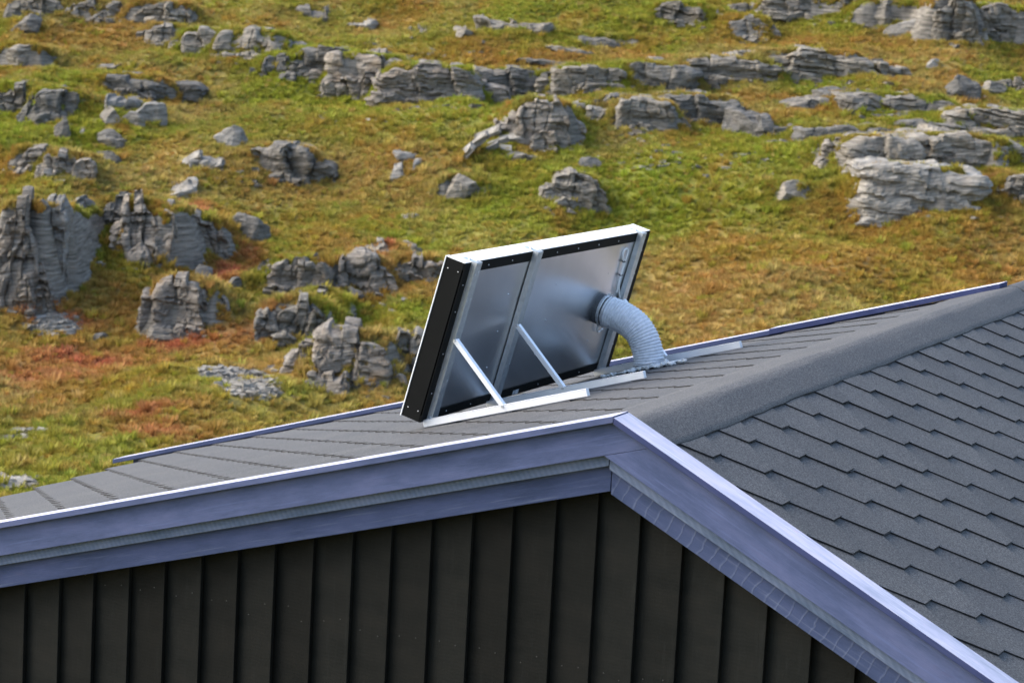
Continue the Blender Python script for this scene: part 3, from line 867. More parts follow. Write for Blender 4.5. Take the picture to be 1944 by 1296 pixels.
BANDS = ('ledge', 'ledge2', 'ledge3', 'mid', 'big1', 'big2', 'big3', 'big4', 'right2')
NAME = {'cliff': 'rock_outcrop', 'boulder': 'boulder', 'slab': 'flat_rock'}
CAT = {'cliff': 'rock outcrop', 'boulder': 'boulder', 'slab': 'flat rock'}
for r in ROCKS:
    h = max(.10, (r['ztop'] - r['zb']) * 1.06)
    w = r['w'] * ((1.5 if r['lid'] in ('big2', 'big3') else 1.42 if r['lid'] in BANDS else 1.3 if r['lid'] == 'right1' else 1.25) if r['shape'] == 'cliff' else 1.2)
    d = {'cliff': max(.8, min(2.2, w)), 'boulder': max(.35, w * .75), 'slab': max(.6, min(2.2, h * 5))}[r['shape']]
    tilt = random.gauss(5, 3)
    Vr, Fr = rock_mesh(w, h, d, 300 + r['i'] * 7, r['shape'], tilt, r['back'], r['lid'] in BANDS)
    if r['shape'] == 'cliff' and r['lid'] not in ('big2', 'big3'):          # lower shoulders of the same outcrop, running into the turf
        rr = random.Random(5000 + r['i'])
        for sgn in (-1, 1, 0):
            fw = w * rr.uniform(.40, .75)
            fh = h * (rr.uniform(.40, .80) if sgn else rr.uniform(.22, .42))
            V2, F2 = rock_mesh(fw, fh, max(.7, fw * .9), 7000 + r['i'] * 11 + sgn, 'cliff', tilt, r['back'])
            V2 = V2 + np.array([sgn * (w * .5 + fw * rr.uniform(-.12, .12)) if sgn else rr.uniform(-.3, .3) * w, rr.uniform(-.10, .30) if sgn else -.16 - (d - max(.7, fw * .9)) * .5, 0])
            Fr = np.concatenate([Fr, F2 + len(Vr)])
            Vr = np.concatenate([Vr, V2])
    me = np_mesh('rock', Vr, Fr, M[r['stone']])
    o = bpy.data.objects.new(NAME[r['shape']], me)
    loc = world_of(r['s'], r['t'] + d * .5 - .12, r['zb'] - .02)
    o.location = loc
    o.rotation_euler = (0, 0, YAW + random.gauss(0, .10))
    link(o)
    lb, grp = LAB[r['lid']]
    if r['lid'] in LABX:
        k = seen_lid.get(r['lid'], 0)
        seen_lid[r['lid']] = k + 1
        lb = LABX[r['lid']][k]
    tag(o, lb, CAT[r['shape']] if grp is None else 'rock', grp)

# ---- fallen slabs at the foot of the rock tower: each an angular plank of stone
SLABS = [(902, 285, 60, -42, 11), (925, 262, 55, -33, 9), (888, 297, 30, -60, 10), (945, 274, 40, -20, 10), (968, 268, 46, -12, 14), (985, 258, 40, -8, 9), (978, 247, 20, -70, 9), (950, 252, 20, -35, 9), (1000, 272, 34, 10, 10), (935, 282, 26, -30, 9), (960, 281, 22, 5, 7), (410, 318, 30, -25, 10), (365, 310, 46, -40, 9), (1245, 245, 18, 15, 9), (1622, 210, 40, -28, 7), (1607, 206, 22, -40, 7), (905, 165, 14, 60, 10), (897, 163, 10, 20, 6)]
for k, (x, y, ln, ang, tk) in enumerate(SLABS):
    s, t, h = hit(x, y + 4)
    sc = t / FPX
    rng = random.Random(900 + k)
    L, Tk, Dp = ln * sc, tk * sc, rng.uniform(.12, .28)
    bm = bmesh.new()
    bmesh.ops.create_cube(bm, size=1)
    bmesh.ops.subdivide_edges(bm, edges=bm.edges, cuts=2, use_grid_fill=True)
    for v in bm.verts:
        v.co = Vector((v.co.x * L * (1 + .12 * rng.uniform(-1, 1)), v.co.y * Dp * (1 + .2 * rng.uniform(-1, 1)), v.co.z * Tk * (1 + .25 * rng.uniform(-1, 1))))
    me = bpy.data.meshes.new('slab'); bm.to_mesh(me); bm.free()
    me.materials.append(M['rock_pale'])
    o = link(bpy.data.objects.new('stone_plank', me))
    o.location = world_of(s, t, h + Tk * .25 + abs(math.sin(math.radians(ang))) * L * .32)
    o.rotation_euler = (rng.gauss(.35, .2), math.radians(ang), YAW)
    o.rotation_mode = 'YXZ'
    if k < 11:
        tag(o, 'thin fallen stone slab in the trail below the square rock tower', 'stone', 'fallen slabs below the rock tower')
    else:
        tag(o, 'thin splinter of stone lying loose in the heath away from the tower', 'stone', 'stone splinters in the heath')

# ---- scree patches: uncountable small stones, one object each
def scree(name, polys, n, label, seed, smin=.014, smax=.05, mat='rock_pale'):
    rng = np.random.RandomState(seed)
    allV, allF = [], []
    cube = np.array([(a, b, c) for a in (-1, 1) for b in (-1, 1) for c in (-1, 1)], float)
    cf = np.array([(0, 1, 3, 2), (4, 6, 7, 5), (0, 4, 5, 1), (2, 3, 7, 6), (0, 2, 6, 4), (1, 5, 7, 3)])
    for cx, cyy, rx, ry in polys:
        pts = []
        while len(pts) < n * rx * ry / sum(p[2] * p[3] for p in polys):
            u, v = rng.randn(2) * .5
            if u * u + v * v < 1.4:
                pts.append((cx + u * rx, cyy + v * ry))
        ss, ts, hs = hit_many(pts)
        for s, t, h in zip(ss, ts, hs):
            sz = rng.uniform(smin, smax) * (1 if rng.rand() < .9 else 1.7)
            q = cube * np.array([sz, sz * rng.uniform(.5, 1), sz * rng.uniform(.25, .55)]) * (1 + .25 * rng.randn(8, 3))
            a, b2 = rng.uniform(0, 6.28), rng.normal(0, .35)
            ca, sa, cb, sb = math.cos(a), math.sin(a), math.cos(b2), math.sin(b2)
            Rm = np.array([[ca, -sa, 0], [sa, ca, 0], [0, 0, 1]]) @ np.array([[1, 0, 0], [0, cb, -sb], [0, sb, cb]])
            base = sum(len(k) for k in allV)
            allV.append(q @ Rm.T + world_of(s, t, h + sz * .15)[None, :])
            allF.append(cf + base)
    me = np_mesh(name, np.concatenate(allV), np.concatenate(allF), M[mat])
    o = link(bpy.data.objects.new(name, me))
    tag(o, label, 'scree', None, 'stuff')


def hit_many(pts):
    D = np.array([ray(x, y) for x, y in pts])
    ks, kz = (D @ RH) / (D @ FH), D[:, 2] / (D @ FH)
    tc = np.linspace(24, 72, 49)
    T = np.repeat(tc[None, :], len(pts), 0)
    below = (T * kz[:, None]) < base_h(T * ks[:, None], T)
    i = np.argmax(below, 1)
    lo, hi = tc[np.maximum(i - 1, 0)], tc[i]
    for _ in range(7):
        m = (lo + hi) / 2
        b = (m * kz) < base_h(m * ks, m)
        hi, lo = np.where(b, m, hi), np.where(b, lo, m)
    return hi * ks, hi, base_h(hi * ks, hi)


scree('scree', [(100, 617, 48, 20)], 1000, 'grey scree patch in red heath below the tall cliff', 1)
scree('scree', [(470, 722, 60, 28), (420, 708, 50, 12), (500, 745, 30, 14)], 1900, 'large grey scree patch below the layered rock pillar', 2)
scree('scree', [(25, 917, 45, 12), (60, 820, 30, 4), (20, 832, 40, 3)], 800, 'pale gravel patch at the foot of the hill beside the roof eave', 3)
RUB = [((r[0] + r[2]) / 2, r[3] + 2, (r[2] - r[0]) * .75, 9) for r in RL if r[4] == 'cliff' and r[2] - r[0] > 60]
scree('rubble', RUB, 420, 'grey rubble stones fallen along the feet of the outcrops', 6, .03, .085, 'rock')
scree('loose_stones', [(1280, 300, 300, 40), (1680, 205, 120, 26), (700, 560, 90, 60), (560, 640, 70, 40), (430, 330, 90, 30), (1750, 180, 120, 14), (780, 100, 180, 22), (300, 470, 80, 40), (640, 220, 120, 20), (1450, 150, 120, 8)], 330, 'small loose stones scattered in the heath over the whole hillside', 4, .025, .07)

# ---- heath plants: uncountable cushions and grass tufts
def tuft(kind, seed):
    rng = np.random.RandomState(seed)
    V, F, C = [], [], []
    if kind == 'cushion':
        for k in range(46):
            th, ph = rng.uniform(0, 6.28), math.acos(rng.uniform(.02, 1))
            n = np.array([math.sin(ph) * math.cos(th), math.sin(ph) * math.sin(th), math.cos(ph)])
            c = n * rng.uniform(.72, 1.05) * np.array([1, 1, .72]) * (1 + .2 * math.sin(3 * th + seed))
            a = np.cross(n, rng.randn(3)); a /= np.linalg.norm(a)
            nn = n + .55 * rng.randn(3); nn /= np.linalg.norm(nn)
            a = a - nn * (a @ nn); a /= np.linalg.norm(a)
            b = np.cross(nn, a)
            sz = rng.uniform(.16, .30)
            i = len(V)
            V += [c - a * sz, c - b * sz * .55, c + a * sz, c + b * sz * .55]
            F.append((i, i + 1, i + 2, i + 3))
            C += [rng.uniform(.75, 1.28)] * 4
    else:
        for k in range(34):
            th = rng.uniform(0, 6.28)
            r0 = rng.uniform(0, .55)
            p0 = np.array([r0 * math.cos(th), r0 * math.sin(th), -.05])
            out_ = np.array([math.cos(th + rng.normal(0, .8)), math.sin(th + rng.normal(0, .8)), 0])
            hgt = rng.uniform(.7, 1.35)
            tip = p0 + out_ * rng.uniform(.2, .8) + np.array([0, 0, hgt])
            mid = p0 * .45 + tip * .55 + np.array([0, 0, .14])
            wv = np.cross(out_, [0, 0, 1]) * rng.uniform(.05, .10)
            i = len(V)
            V += [p0 - wv, p0 + wv, mid + wv * .8, mid - wv * .8, tip]
            F.append((i, i + 1, i + 2, i + 3)); F.append((i + 3, i + 2, i + 4))
            C += [rng.uniform(.7, 1.4)] * 5
    me = bpy.data.meshes.new('tuft')
    me.from_pydata([tuple(v) for v in V], [], F)
    me.materials.append(M['leaf'])
    at = me.attributes.new('shade', 'FLOAT_COLOR', 'POINT')
    at.data.foreach_set('color', np.c_[C, C, C, np.ones(len(C))].ravel())
    return bpy.data.objects.new('tuft_source', me)


tufts = [tuft('cushion', k) for k in range(4)] + [tuft('grass', 10 + k) for k in range(2)]
rng = np.random.RandomState(99)
NT = 420000
tq = 22 + (68 - 22) * rng.rand(NT * 2)
keep = rng.rand(NT * 2) < (.26 * tq + 2) / (.26 * 68 + 2) * (1.4 - .5 * (tq - 28) / 40)
tq = tq[keep][:NT]
sq = (rng.rand(len(tq)) * 2 - 1) * (.32 * tq + 4.0)
dens = fbm(sq * .7, tq * .5, 0, 303, 3)
keep = rng.rand(len(tq)) < np.clip(.92 + .5 * dens, .5, 1)
tq, sq = tq[keep], sq[keep]
es, et = [], []
for r in ROCKS:
    k = int(110 * r['w'])
    u = rng.uniform(-.62, .62, k) * r['w'] * 1.2
    es.append(r['s'] + u); et.append(r['t'] - .10 - np.abs(rng.normal(0, .12, k)))
    if r['shelf']:
        es.append(r['s'] + rng.uniform(-.55, .55, k) * r['w']); et.append(r['t'] + .34 + r['back'] * max(.1, r['ztop'] - r['zb']) + np.abs(rng.normal(0, .25, k)))
        es.append(r['s'] + np.sign(rng.rand(k) - .5) * r['w'] * rng.uniform(.5, .75, k)); et.append(r['t'] + rng.uniform(-.1, .7, k))
nb = len(tq)
sq, tq = np.concatenate([sq] + es), np.concatenate([tq] + et)
hq = grid_h(sq, tq)
# keep plants off steep shelf fronts
gx = (grid_h(sq + .06, tq) - hq) / .06
gt = (grid_h(sq, tq + .06) - hq) / .06
steep = np.hypot(gx, gt)
es, et = [sq], [tq]
for k in range(5):
    mk = steep > .55 + .35 * k
    es.append(sq[mk] + rng.normal(0, .05, mk.sum())); et.append(tq[mk] + rng.normal(0, .05, mk.sum()))
sq, tq = np.concatenate(es), np.concatenate(et)
hq = grid_h(sq, tq)
gx = (grid_h(sq + .06, tq) - hq) / .06
gt = (grid_h(sq, tq + .06) - hq) / .06
ok = np.hypot(gx, gt) < rng.uniform(.9, 1.7, len(sq))
for cx_, cy_, rx_, ry_ in ((100, 617, 48, 20), (470, 722, 60, 28), (420, 708, 50, 12), (500, 745, 30, 14), (25, 917, 45, 12)):
    zs, zt, _ = hit(cx_, cy_)
    rt_ = max(.2, (hit(cx_, cy_ - ry_)[1] - hit(cx_, cy_ + ry_)[1]) / 2)
    inside = ((sq - zs) / (rx_ / FPX * zt)) ** 2 + ((tq - zt) / rt_) ** 2 < .8
    ok &= ~(inside & (rng.rand(len(sq)) < .9))
tq, sq, hq = tq[ok], sq[ok], hq[ok]
vq = veg_color(sq, tq)
jit = np.exp(.10 * rng.randn(len(tq), 1))
hue = 1 + .05 * rng.randn(len(tq), 3)
flip = rng.rand(len(tq))
vq = np.where((flip < .08)[:, None], vq * .6 + .4 * RUST, vq)
vq = np.where(((flip > .10) & (flip < .18))[:, None], vq * .45 + .55 * GREEN, vq)
vq = np.where(((flip > .18) & (flip < .22))[:, None], vq * .4 + .6 * TAN, vq)
vq = np.clip(vq * jit * hue, .01, .6)
grassy = (vq[:, 0] > .15) & (vq[:, 1] > .105) & (rng.rand(len(tq)) < .7)
kind = np.where(grassy | (rng.rand(len(tq)) < .10), rng.randint(4, 6, len(tq)), rng.randint(0, 4, len(tq)))
scl = np.where(kind < 4, rng.uniform(.028, .062, len(tq)), rng.uniform(.045, .090, len(tq))) * np.where(rng.rand(len(tq)) < .05, 1.8, 1.0)
PW = world_of(sq, tq, hq - .01)
me = bpy.data.meshes.new('heath')
me.vertices.add(len(PW)); me.vertices.foreach_set('co', PW.ravel())
for nm_, ty, dat in (('veg', 'FLOAT_COLOR', np.c_[vq, np.ones(len(vq))]), ('kind_id', 'INT', kind.astype(np.int32)), ('scl', 'FLOAT', scl), ('rotz', 'FLOAT', rng.uniform(0, 6.28, len(tq)))):
    at = me.attributes.new(nm_, ty, 'POINT')
    at.data.foreach_set('color' if ty == 'FLOAT_COLOR' else 'value', np.ascontiguousarray(dat).ravel())
heath = link(bpy.data.objects.new('heath_plants', me))
tag(heath, 'low autumn heath and grass in green, rust and tan over hillside', 'heath', None, 'stuff')
ng = bpy.data.node_groups.new('heath_scatter', 'GeometryNodeTree')
ng.interface.new_socket('Geometry', in_out='INPUT', socket_type='NodeSocketGeometry')
ng.interface.new_socket('Geometry', in_out='OUTPUT', socket_type='NodeSocketGeometry')
gi, go = ng.nodes.new('NodeGroupInput'), ng.nodes.new('NodeGroupOutput')
iop = ng.nodes.new('GeometryNodeInstanceOnPoints')
gti = ng.nodes.new('GeometryNodeGeometryToInstance')
for tf in reversed(tufts):
    oi = ng.nodes.new('GeometryNodeObjectInfo')
    oi.inputs['Object'].default_value = tf
    ng.links.new(oi.outputs['Geometry'], gti.inputs[0])
def nattr(name, ty):
    n = ng.nodes.new('GeometryNodeInputNamedAttribute')
    n.data_type = ty
    n.inputs['Name'].default_value = name
    return n.outputs['Attribute']
ng.links.new(gi.outputs[0], iop.inputs['Points'])
ng.links.new(gti.outputs[0], iop.inputs['Instance'])
iop.inputs['Pick Instance'].default_value = True
ng.links.new(nattr('kind_id', 'INT'), iop.inputs['Instance Index'])
ng.links.new(nattr('scl', 'FLOAT'), iop.inputs['Scale'])
cx = ng.nodes.new('ShaderNodeCombineXYZ')
ng.links.new(nattr('rotz', 'FLOAT'), cx.inputs[2])
e2r = ng.nodes.new('FunctionNodeEulerToRotation')
ng.links.new(cx.outputs[0], e2r.inputs[0])
ng.links.new(e2r.outputs[0], iop.inputs['Rotation'])
ng.links.new(iop.outputs[0], go.inputs[0])
md = heath.modifiers.new('scatter', 'NODES')
md.node_group = ng

# ================================================================== CABIN
aL, aR, aN = .2919, .4659, .2809
tL, tR, tN = math.tan(aL), math.tan(aR), math.tan(aN)
EL, NLv = np.array([-math.cos(aL), 0, -math.sin(aL)]), np.array([-math.sin(aL), 0, math.cos(aL)])
ER, NRv = np.array([math.cos(aR), 0, -math.sin(aR)]), np.array([math.sin(aR), 0, math.cos(aR)])
YV = np.array([0, 1.0, 0])
XV = np.array([1.0, 0, 0])
ZV = np.array([0, 0, 1.0])
GROUND_Z = -4.75
FAR_Y = 4.86
BACK_Y = 9.0

cabin = empty('cabin', (0, 0, GROUND_Z))
tag(cabin, 'dark wooden cabin with grey shingle roof and blue barge boards', 'cabin')


CB = Vector((0, 0, GROUND_Z))


def part(mb, name, mats, parent=cabin, base=None, **kw):
    o = mb.build(name, mats, None, **kw)
    o.parent = parent
    o.matrix_parent_inverse = Matrix.Translation(-CB) if base is None else Matrix.Translation(-Vector(base))
    return o


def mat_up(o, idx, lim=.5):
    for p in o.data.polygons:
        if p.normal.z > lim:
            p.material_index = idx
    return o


# ---- roof decks
slopes = {}
for nm, E_, N_, smax, y0, y1, lab in (('left', EL, NLv, 5.12, -.06, FAR_Y, None), ('right', ER, NRv, 3.75, -.06, BACK_Y, None)):
    mb = MB()
    mb.prism([(0.0, y0), (smax, y0), (smax, y1), (0.0, y1)], E_, YV, N_, (0, 0, 0), -.07, -.009)
    slopes[nm] = part(mb, 'roof_slope', M['bitumen'])

# ---- hexagonal shingles
P_, E_X, FLAT = .333, .1358, .082
SL = P_ / 2 - FLAT
TH, LIFT = .0050, .0115


def tile_poly():
    h = P_ / 2
    return [(-FLAT / 2, 0), (FLAT / 2, 0), (FLAT / 2 + SL, -E_X), (h - .001, -E_X), (h - .001, -2.08 * E_X),
            (-h + .001, -2.08 * E_X), (-h + .001, -E_X), (-FLAT / 2 - SL, -E_X)]


def clip(poly, axis, lim, keep_greater):
    out_ = []
    n = len(poly)
    for i in range(n):
        p, q = poly[i], poly[(i + 1) % n]
        ip = (p[axis] >= lim) == keep_greater
        iq = (q[axis] >= lim) == keep_greater
        if ip:
            out_.append(p)
        if ip != iq:
            t = (lim - p[axis]) / (q[axis] - p[axis])
            out_.append((p[0] + t * (q[0] - p[0]), p[1] + t * (q[1] - p[1])))
    return out_


def tile_geo(poly, curl=0.0, lift=None):
    lift = LIFT if lift is None else lift
    """local coords: x = along the ridge, y = down the slope, z = normal"""
    n = len(poly)
    v = []
    for lo in (True, False):
        for a_, s_ in poly:
            z = lift * (1 + s_ / (2 * E_X)) + curl * max(0, 1 + s_ / E_X) * (1 if a_ > 0 else .3)
            v.append((a_, s_, z - TH if lo else z))
    f = [tuple(range(n - 1, -1, -1)), tuple(range(n, 2 * n))]
    for i in range(n):
        j = (i + 1) % n
        f.append((i, j, n + j, n + i))
    return v, f


def tile_mesh(v, f):
    me = bpy.data.meshes.new('shingle')
    me.from_pydata(v, [], f)
    me.materials.append(M['granule'])
    me.materials.append(M['bitumen'])
    me.polygons.foreach_set('material_index', [1, 0] + [1] * (len(f) - 2))
    bm = bmesh.new()
    bm.from_mesh(me)
    bmesh.ops.recalc_face_normals(bm, faces=bm.faces)
    bm.to_mesh(me)
    bm.free()
    return me


variants = []
for k in range(11):
    v, f = tile_geo(tile_poly(), random.uniform(-.0008, .0016) if k < 8 else 0, LIFT if k < 8 else .0072)
    variants.append((v, f, tile_mesh(v, f)))

tiles = []      # (slope, centre y, s, rot, poly/None, variant)
for nm, E_, N_, smax, y1 in (('right', ER, NRv, 3.72, BACK_Y - .03), ('left', EL, NLv, 5.13, FAR_Y - .02)):
    for k in range(-1, 60):
        if nm == 'right':
            s = .2476 + k * E_X
            base = .1916 + FLAT / 2 + (k % 2) * P_ / 2 + (k // 2) * P_
        else:
            s = .235 + k * E_X
            base = P_ * (-.0234 + s / (2 * E_X)) + FLAT / 2 + .02
        if s > smax:
            break
        base = base - math.floor(base / P_) * P_ - P_
        for d in range(0, 40):
            yc = base + d * P_
            if yc - P_ / 2 > y1 or yc + P_ / 2 < -.045:
                continue
            poly = None
            if yc - P_ / 2 < -.045 or yc + P_ / 2 > y1 or s - 2.08 * E_X < 0.01:
                poly = tile_poly()
                poly = clip(poly, 0, -.045 - yc, True)
                poly = clip(poly, 0, y1 - yc, False) if len(poly) > 2 else poly
                poly = clip(poly, 1, .01 - s, True) if len(poly) > 2 else poly
                if len(poly) < 3:
                    continue
            tiles.append((nm, yc, s, poly, random.randrange(8) if nm == 'right' else random.randrange(8, 11)))


def tile_matrix(nm, yc, s):
    E_, N_ = (ER, NRv) if nm == 'right' else (EL, NLv)
    org = E_ * s + YV * yc + N_ * (-.006)
    rz = random.gauss(0, .0035)
    dl = random.uniform(0, .0012)
    m = Matrix(((YV[0], E_[0], N_[0], org[0]), (YV[1], E_[1], N_[1], org[1]), (YV[2], E_[2], N_[2], org[2]), (0, 0, 0, 1)))
    return m @ Matrix.Translation((0, random.gauss(0, .0012), dl)) @ Matrix.Rotation(rz, 4, 'Z')


rank = []
for i, (nm, yc, s, poly, vi) in enumerate(tiles):
    E_ = ER if nm == 'right' else EL
    q = [project(E_ * (s + ds) + YV * (yc + dy))[0] for ds, dy in ((0, -.1), (0, .1), (-E_X, .1), (-E_X, -.1))]
    ar = abs(sum(q[j][0] * q[(j + 1) % 4][1] - q[(j + 1) % 4][0] * q[j][1] for j in range(4))) / 2
    cx, cyy = np.mean(q, axis=0)
    vis = -60 < cx < IW + 60 and -60 < cyy < IH + 60
    if nm == 'right':       # hidden behind the near barge board
        vis = vis and cyy < 785 + (cx - 1190) * .70 + 25
    rank.append((ar if vis else 0, i))
rank.sort(reverse=True)
single = set(i for a_, i in rank[:298] if a_ > 0)
rest = MB()
rest_m = []
for i, (nm, yc, s, poly, vi) in enumerate(tiles):
    mw = tile_matrix(nm, yc, s)
    if i in single:
        if poly is None:
            me = variants[vi][2]
        else:
            v, f = tile_geo(poly, 0, LIFT if nm == 'right' else .0072)
            me = tile_mesh(v, f)
        o = bpy.data.objects.new('shingle', me)
        COL.objects.link(o)
        o.parent = slopes[nm]
        o.matrix_world = mw
        o.matrix_parent_inverse = Matrix.Identity(4)
        o.matrix_basis = mw
    else:
        if poly is None:
            v, f = variants[vi][0], variants[vi][1]
        else:
            v, f = tile_geo(poly, 0, LIFT if nm == 'right' else .0072)
        i0 = len(rest.v)
        rest.v += [tuple(mw @ Vector(q)) for q in v]
        rest.f += [tuple(i0 + t for t in q) for q in f]
        rest.m += [1, 0] + [1] * (len(f) - 2)
o = part(rest, 'shingles', [M['granule'], M['bitumen']])
tag(o, kind='stuff')

# ---- ridge cap: one bent felt strip over the ridge, going on along the higher wing
def ridge_strip(y0, y1, s_left, seed, rj=0.0, up=0.0):
    mb = MB()
    ny = int((y1 - y0) / .04)
    prof = []
    L0, L1, R1, R0_ = s_left + rj * .3, min(.055, s_left * .6), .040, .150 + rj
    lift = .0110 + up
    pl = [EL * s_ + NLv * (lift - .003 * (s_ - L1) / .25) for s_ in np.linspace(L0, L1, 8)]
    apex = np.array([0, 0, lift * 1.25])
    a0, b0 = EL * L1 + NLv * lift, ER * R1 + NRv * lift
    arc = [(1 - t) ** 2 * a0 + 2 * t * (1 - t) * apex + t * t * b0 for t in np.linspace(0, 1, 14)[1:]]
    pr = [ER * s_ + NRv * (lift - .0068 * (s_ - R1) / .11) for s_ in np.linspace(R1, R0_, 5)[1:]]
    prof = pl + arc + pr
    n = len(prof)
    ys = np.linspace(y0, y1, ny + 1)
    for top in (1, 0):
        for j, yy in enumerate(ys):
            we = .004 * float(fbm(yy * 1.7, 3.1, 0, seed, 3)) + .003 * float(vnoise(yy * 9, 1.7, 0, seed + 3))
            wl = .007 * float(fbm(yy * 1.3, 9.1, 0, seed + 8, 3))
            for i, q in enumerate(prof):
                p = q + YV * yy
                if i >= n - 4:
                    p = p + ER * we * (i - n + 5) / 4
                if i < 4:
                    p = p + EL * wl * (4 - i) / 4
                b_ = .0028 * float(fbm(yy * 2.3, i * .23, 0, seed + 5, 3))
                p = p + ZV * (b_ * .6 - (0 if top else .004))
                mb.v.append(tuple(p))
    off = (ny + 1) * n
    for j in range(ny):
        for i in range(n - 1):
            a_ = j * n + i
            mb.f.append((a_, a_ + 1, a_ + n + 1, a_ + n)); mb.m.append(0)
            mb.f.append((off + a_, off + a_ + n, off + a_ + n + 1, off + a_ + 1)); mb.m.append(1)
        for i in (0, n - 1):
            a_ = j * n + i
            mb.f.append((a_, a_ + n, off + a_ + n, off + a_)); mb.m.append(1)
    for j in (0, ny):
        for i in range(n - 1):
            a_ = j * n + i
            mb.f.append((a_, a_ + 1, off + a_ + 1, off + a_)); mb.m.append(1)
    o = part(mb, 'ridge_cap', [M['granule_cap'], M['bitumen']])
    for p in o.data.polygons:
        p.use_smooth = p.material_index == 0
    return o


ridge_strip(-.004, FAR_Y + .03, .305, 4)
ridge_strip(FAR_Y + .03, BACK_Y, .06, 9)

# ---- verge trim on the near gable (polygons in the XZ plane, extruded along Y)
ZL0, ZR0 = .0409, .0400
zL = lambda x, d=0.0: ZL0 - d + x * tN
zR = lambda x, d=0.0: ZR0 - d - x * tR
CAPT = .022
D1L, D2L, D3L = .124, .161, .246
D1R, D2R, D3R = .150, .190, .273
XL, XR = -5.05, 3.55


def cross(dl, dr):      # x where zL(x,dl) == zR(x,dr)
    return (ZR0 - dr - ZL0 + dl) / (tN + tR)


def board(name, poly, y0, y1, mats, top=None, bevel=.002):
    mb = MB()
    mb.prism(poly, XV, ZV, YV, (0, 0, 0), y0, y1)
    o = part(mb, name, mats, bevel=bevel)
    if top is not None:
        mat_up(o, top)
    return o


x0 = .004
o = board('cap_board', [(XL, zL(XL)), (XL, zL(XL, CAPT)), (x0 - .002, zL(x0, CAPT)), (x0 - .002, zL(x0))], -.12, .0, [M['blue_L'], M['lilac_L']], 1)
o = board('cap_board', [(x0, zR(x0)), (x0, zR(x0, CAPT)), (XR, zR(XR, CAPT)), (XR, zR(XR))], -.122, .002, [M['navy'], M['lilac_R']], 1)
# barge boards: the left one runs through over the right one
xi = cross(D1L, CAPT + .001)
xc = cross(D1L, D1R)
xa = cross(CAPT + .001, CAPT + .001)
board('barge_board', [(XL + .04, zL(XL + .04, CAPT + .001)), (XL + .04, zL(XL + .04, D1L)), (xi, zL(xi, D1L)), (xa, zL(xa, CAPT + .001))], -.095, -.072, M['blue_L'])
board('barge_board', [(xc + .0015, zR(xc, D1R)), (XR - .04, zR(XR - .04, D1R)), (XR - .04, zR(XR - .04, CAPT + .001)), (xi + .0015, zR(xi, CAPT + .001))], -.0945, -.072, M['blue_R'])
xm = -.0235
board('backing_board', [(XL + .05, zL(XL + .05, .05)), (XL + .05, zL(XL + .05, D2L)), (xm, zL(xm, D2L)), (xm, zL(xm, .05))], -.0715, -.048, M['rough_L'])
board('backing_board', [(xm + .002, zR(xm, .05)), (xm + .002, zR(xm, D2R)), (XR - .05, zR(XR - .05, D2R)), (XR - .05, zR(XR - .05, .05))], -.0712, -.048, M['rough_R'])
board('frieze_board', [(XL + .3, zL(XL + .3, .08)), (XL + .3, zL(XL + .3, D3L)), (xm, zL(xm, D3L)), (xm, zL(xm, .08))], -.0475, -.012, M['dark_L'])
board('frieze_board', [(xm + .002, zR(xm, .08)), (xm + .002, zR(xm, D3R)), (XR - .3, zR(XR - .3, D3R)), (XR - .3, zR(XR - .3, .08))], -.047, -.012, M['blue_ribs'])
# soffit filler behind the trim
board('verge_filler', [(XL + .1, zL(XL + .1, .12)), (XL + .1, zL(XL + .1, .20)), (0, zL(0, .20)), (XR - .1, zR(XR - .1, .20)), (XR - .1, zR(XR - .1, .12)), (0, zR(0, .12))], -.011, .04, M['black_wood'], bevel=0)

# ---- gable wall with vertical lapped boards
WL, WR = -4.55, 3.30
mb = MB()
wz = lambda x: min(zL(x, .16), zR(x, .16))
mb.prism([(WL, GROUND_Z), (WR, GROUND_Z), (WR, wz(WR)), (0, wz(0)), (WL, wz(WL))], XV, ZV, YV, (0, 0, 0), .055, .2)
wall = part(mb, 'gable_wall', M['black_wood'])
BX0, BW = -2.2986, .1476
nails = MB()
k = -16
while BX0 + k * BW < WR - .1:
    xa_, xb_ = BX0 + k * BW, BX0 + (k + 1) * BW
    rr = random.Random(k + 100)
    xl, xr = xa_ - .022, xb_ + rr.gauss(0, .0012)
    jf = rr.gauss(0, .0012)
    sec = [(xl, .031 + jf * .3), (xr, .006 + jf), (xr, .024 + jf), (xl, .049)]
    zt = lambda x: min(zL(x, .14), zR(x, .14))
    mb = MB()
    for zz in (0, 1):
        for q in sec:
            mb.v.append((q[0], q[1], zt(q[0]) if zz else GROUND_Z + .25 + rr.uniform(0, .004)))
    mb.f = [(3, 2, 1, 0), (4, 5, 6, 7)] + [(i, (i + 1) % 4, 4 + (i + 1) % 4, 4 + i) for i in range(4)]
    mb.m = [0] * 6
    o = part(mb, 'cladding_board', M['black_wood'], wall, bevel=.0022)
    o.matrix_parent_inverse = Matrix.Identity(4)
    for zn in (-.82, -1.42, -2.02):
        for fx in (.28, .74):
            xn = xa_ + BW * fx + rr.gauss(0, .004)
            yn = .031 + (xn - xl) / (xr - xl) * (-.025) + jf
            zz = zn + rr.gauss(0, .012)
            if zz < zt(xn) - .1:
                nails.tube([(xn, yn + .004, zz), (xn, yn - .0012, zz)], .0022, 8)
    k += 1
o = part(nails, 'nail_heads', M['nail'], wall)
o.matrix_parent_inverse = Matrix.Identity(4)
tag(o, kind='stuff')
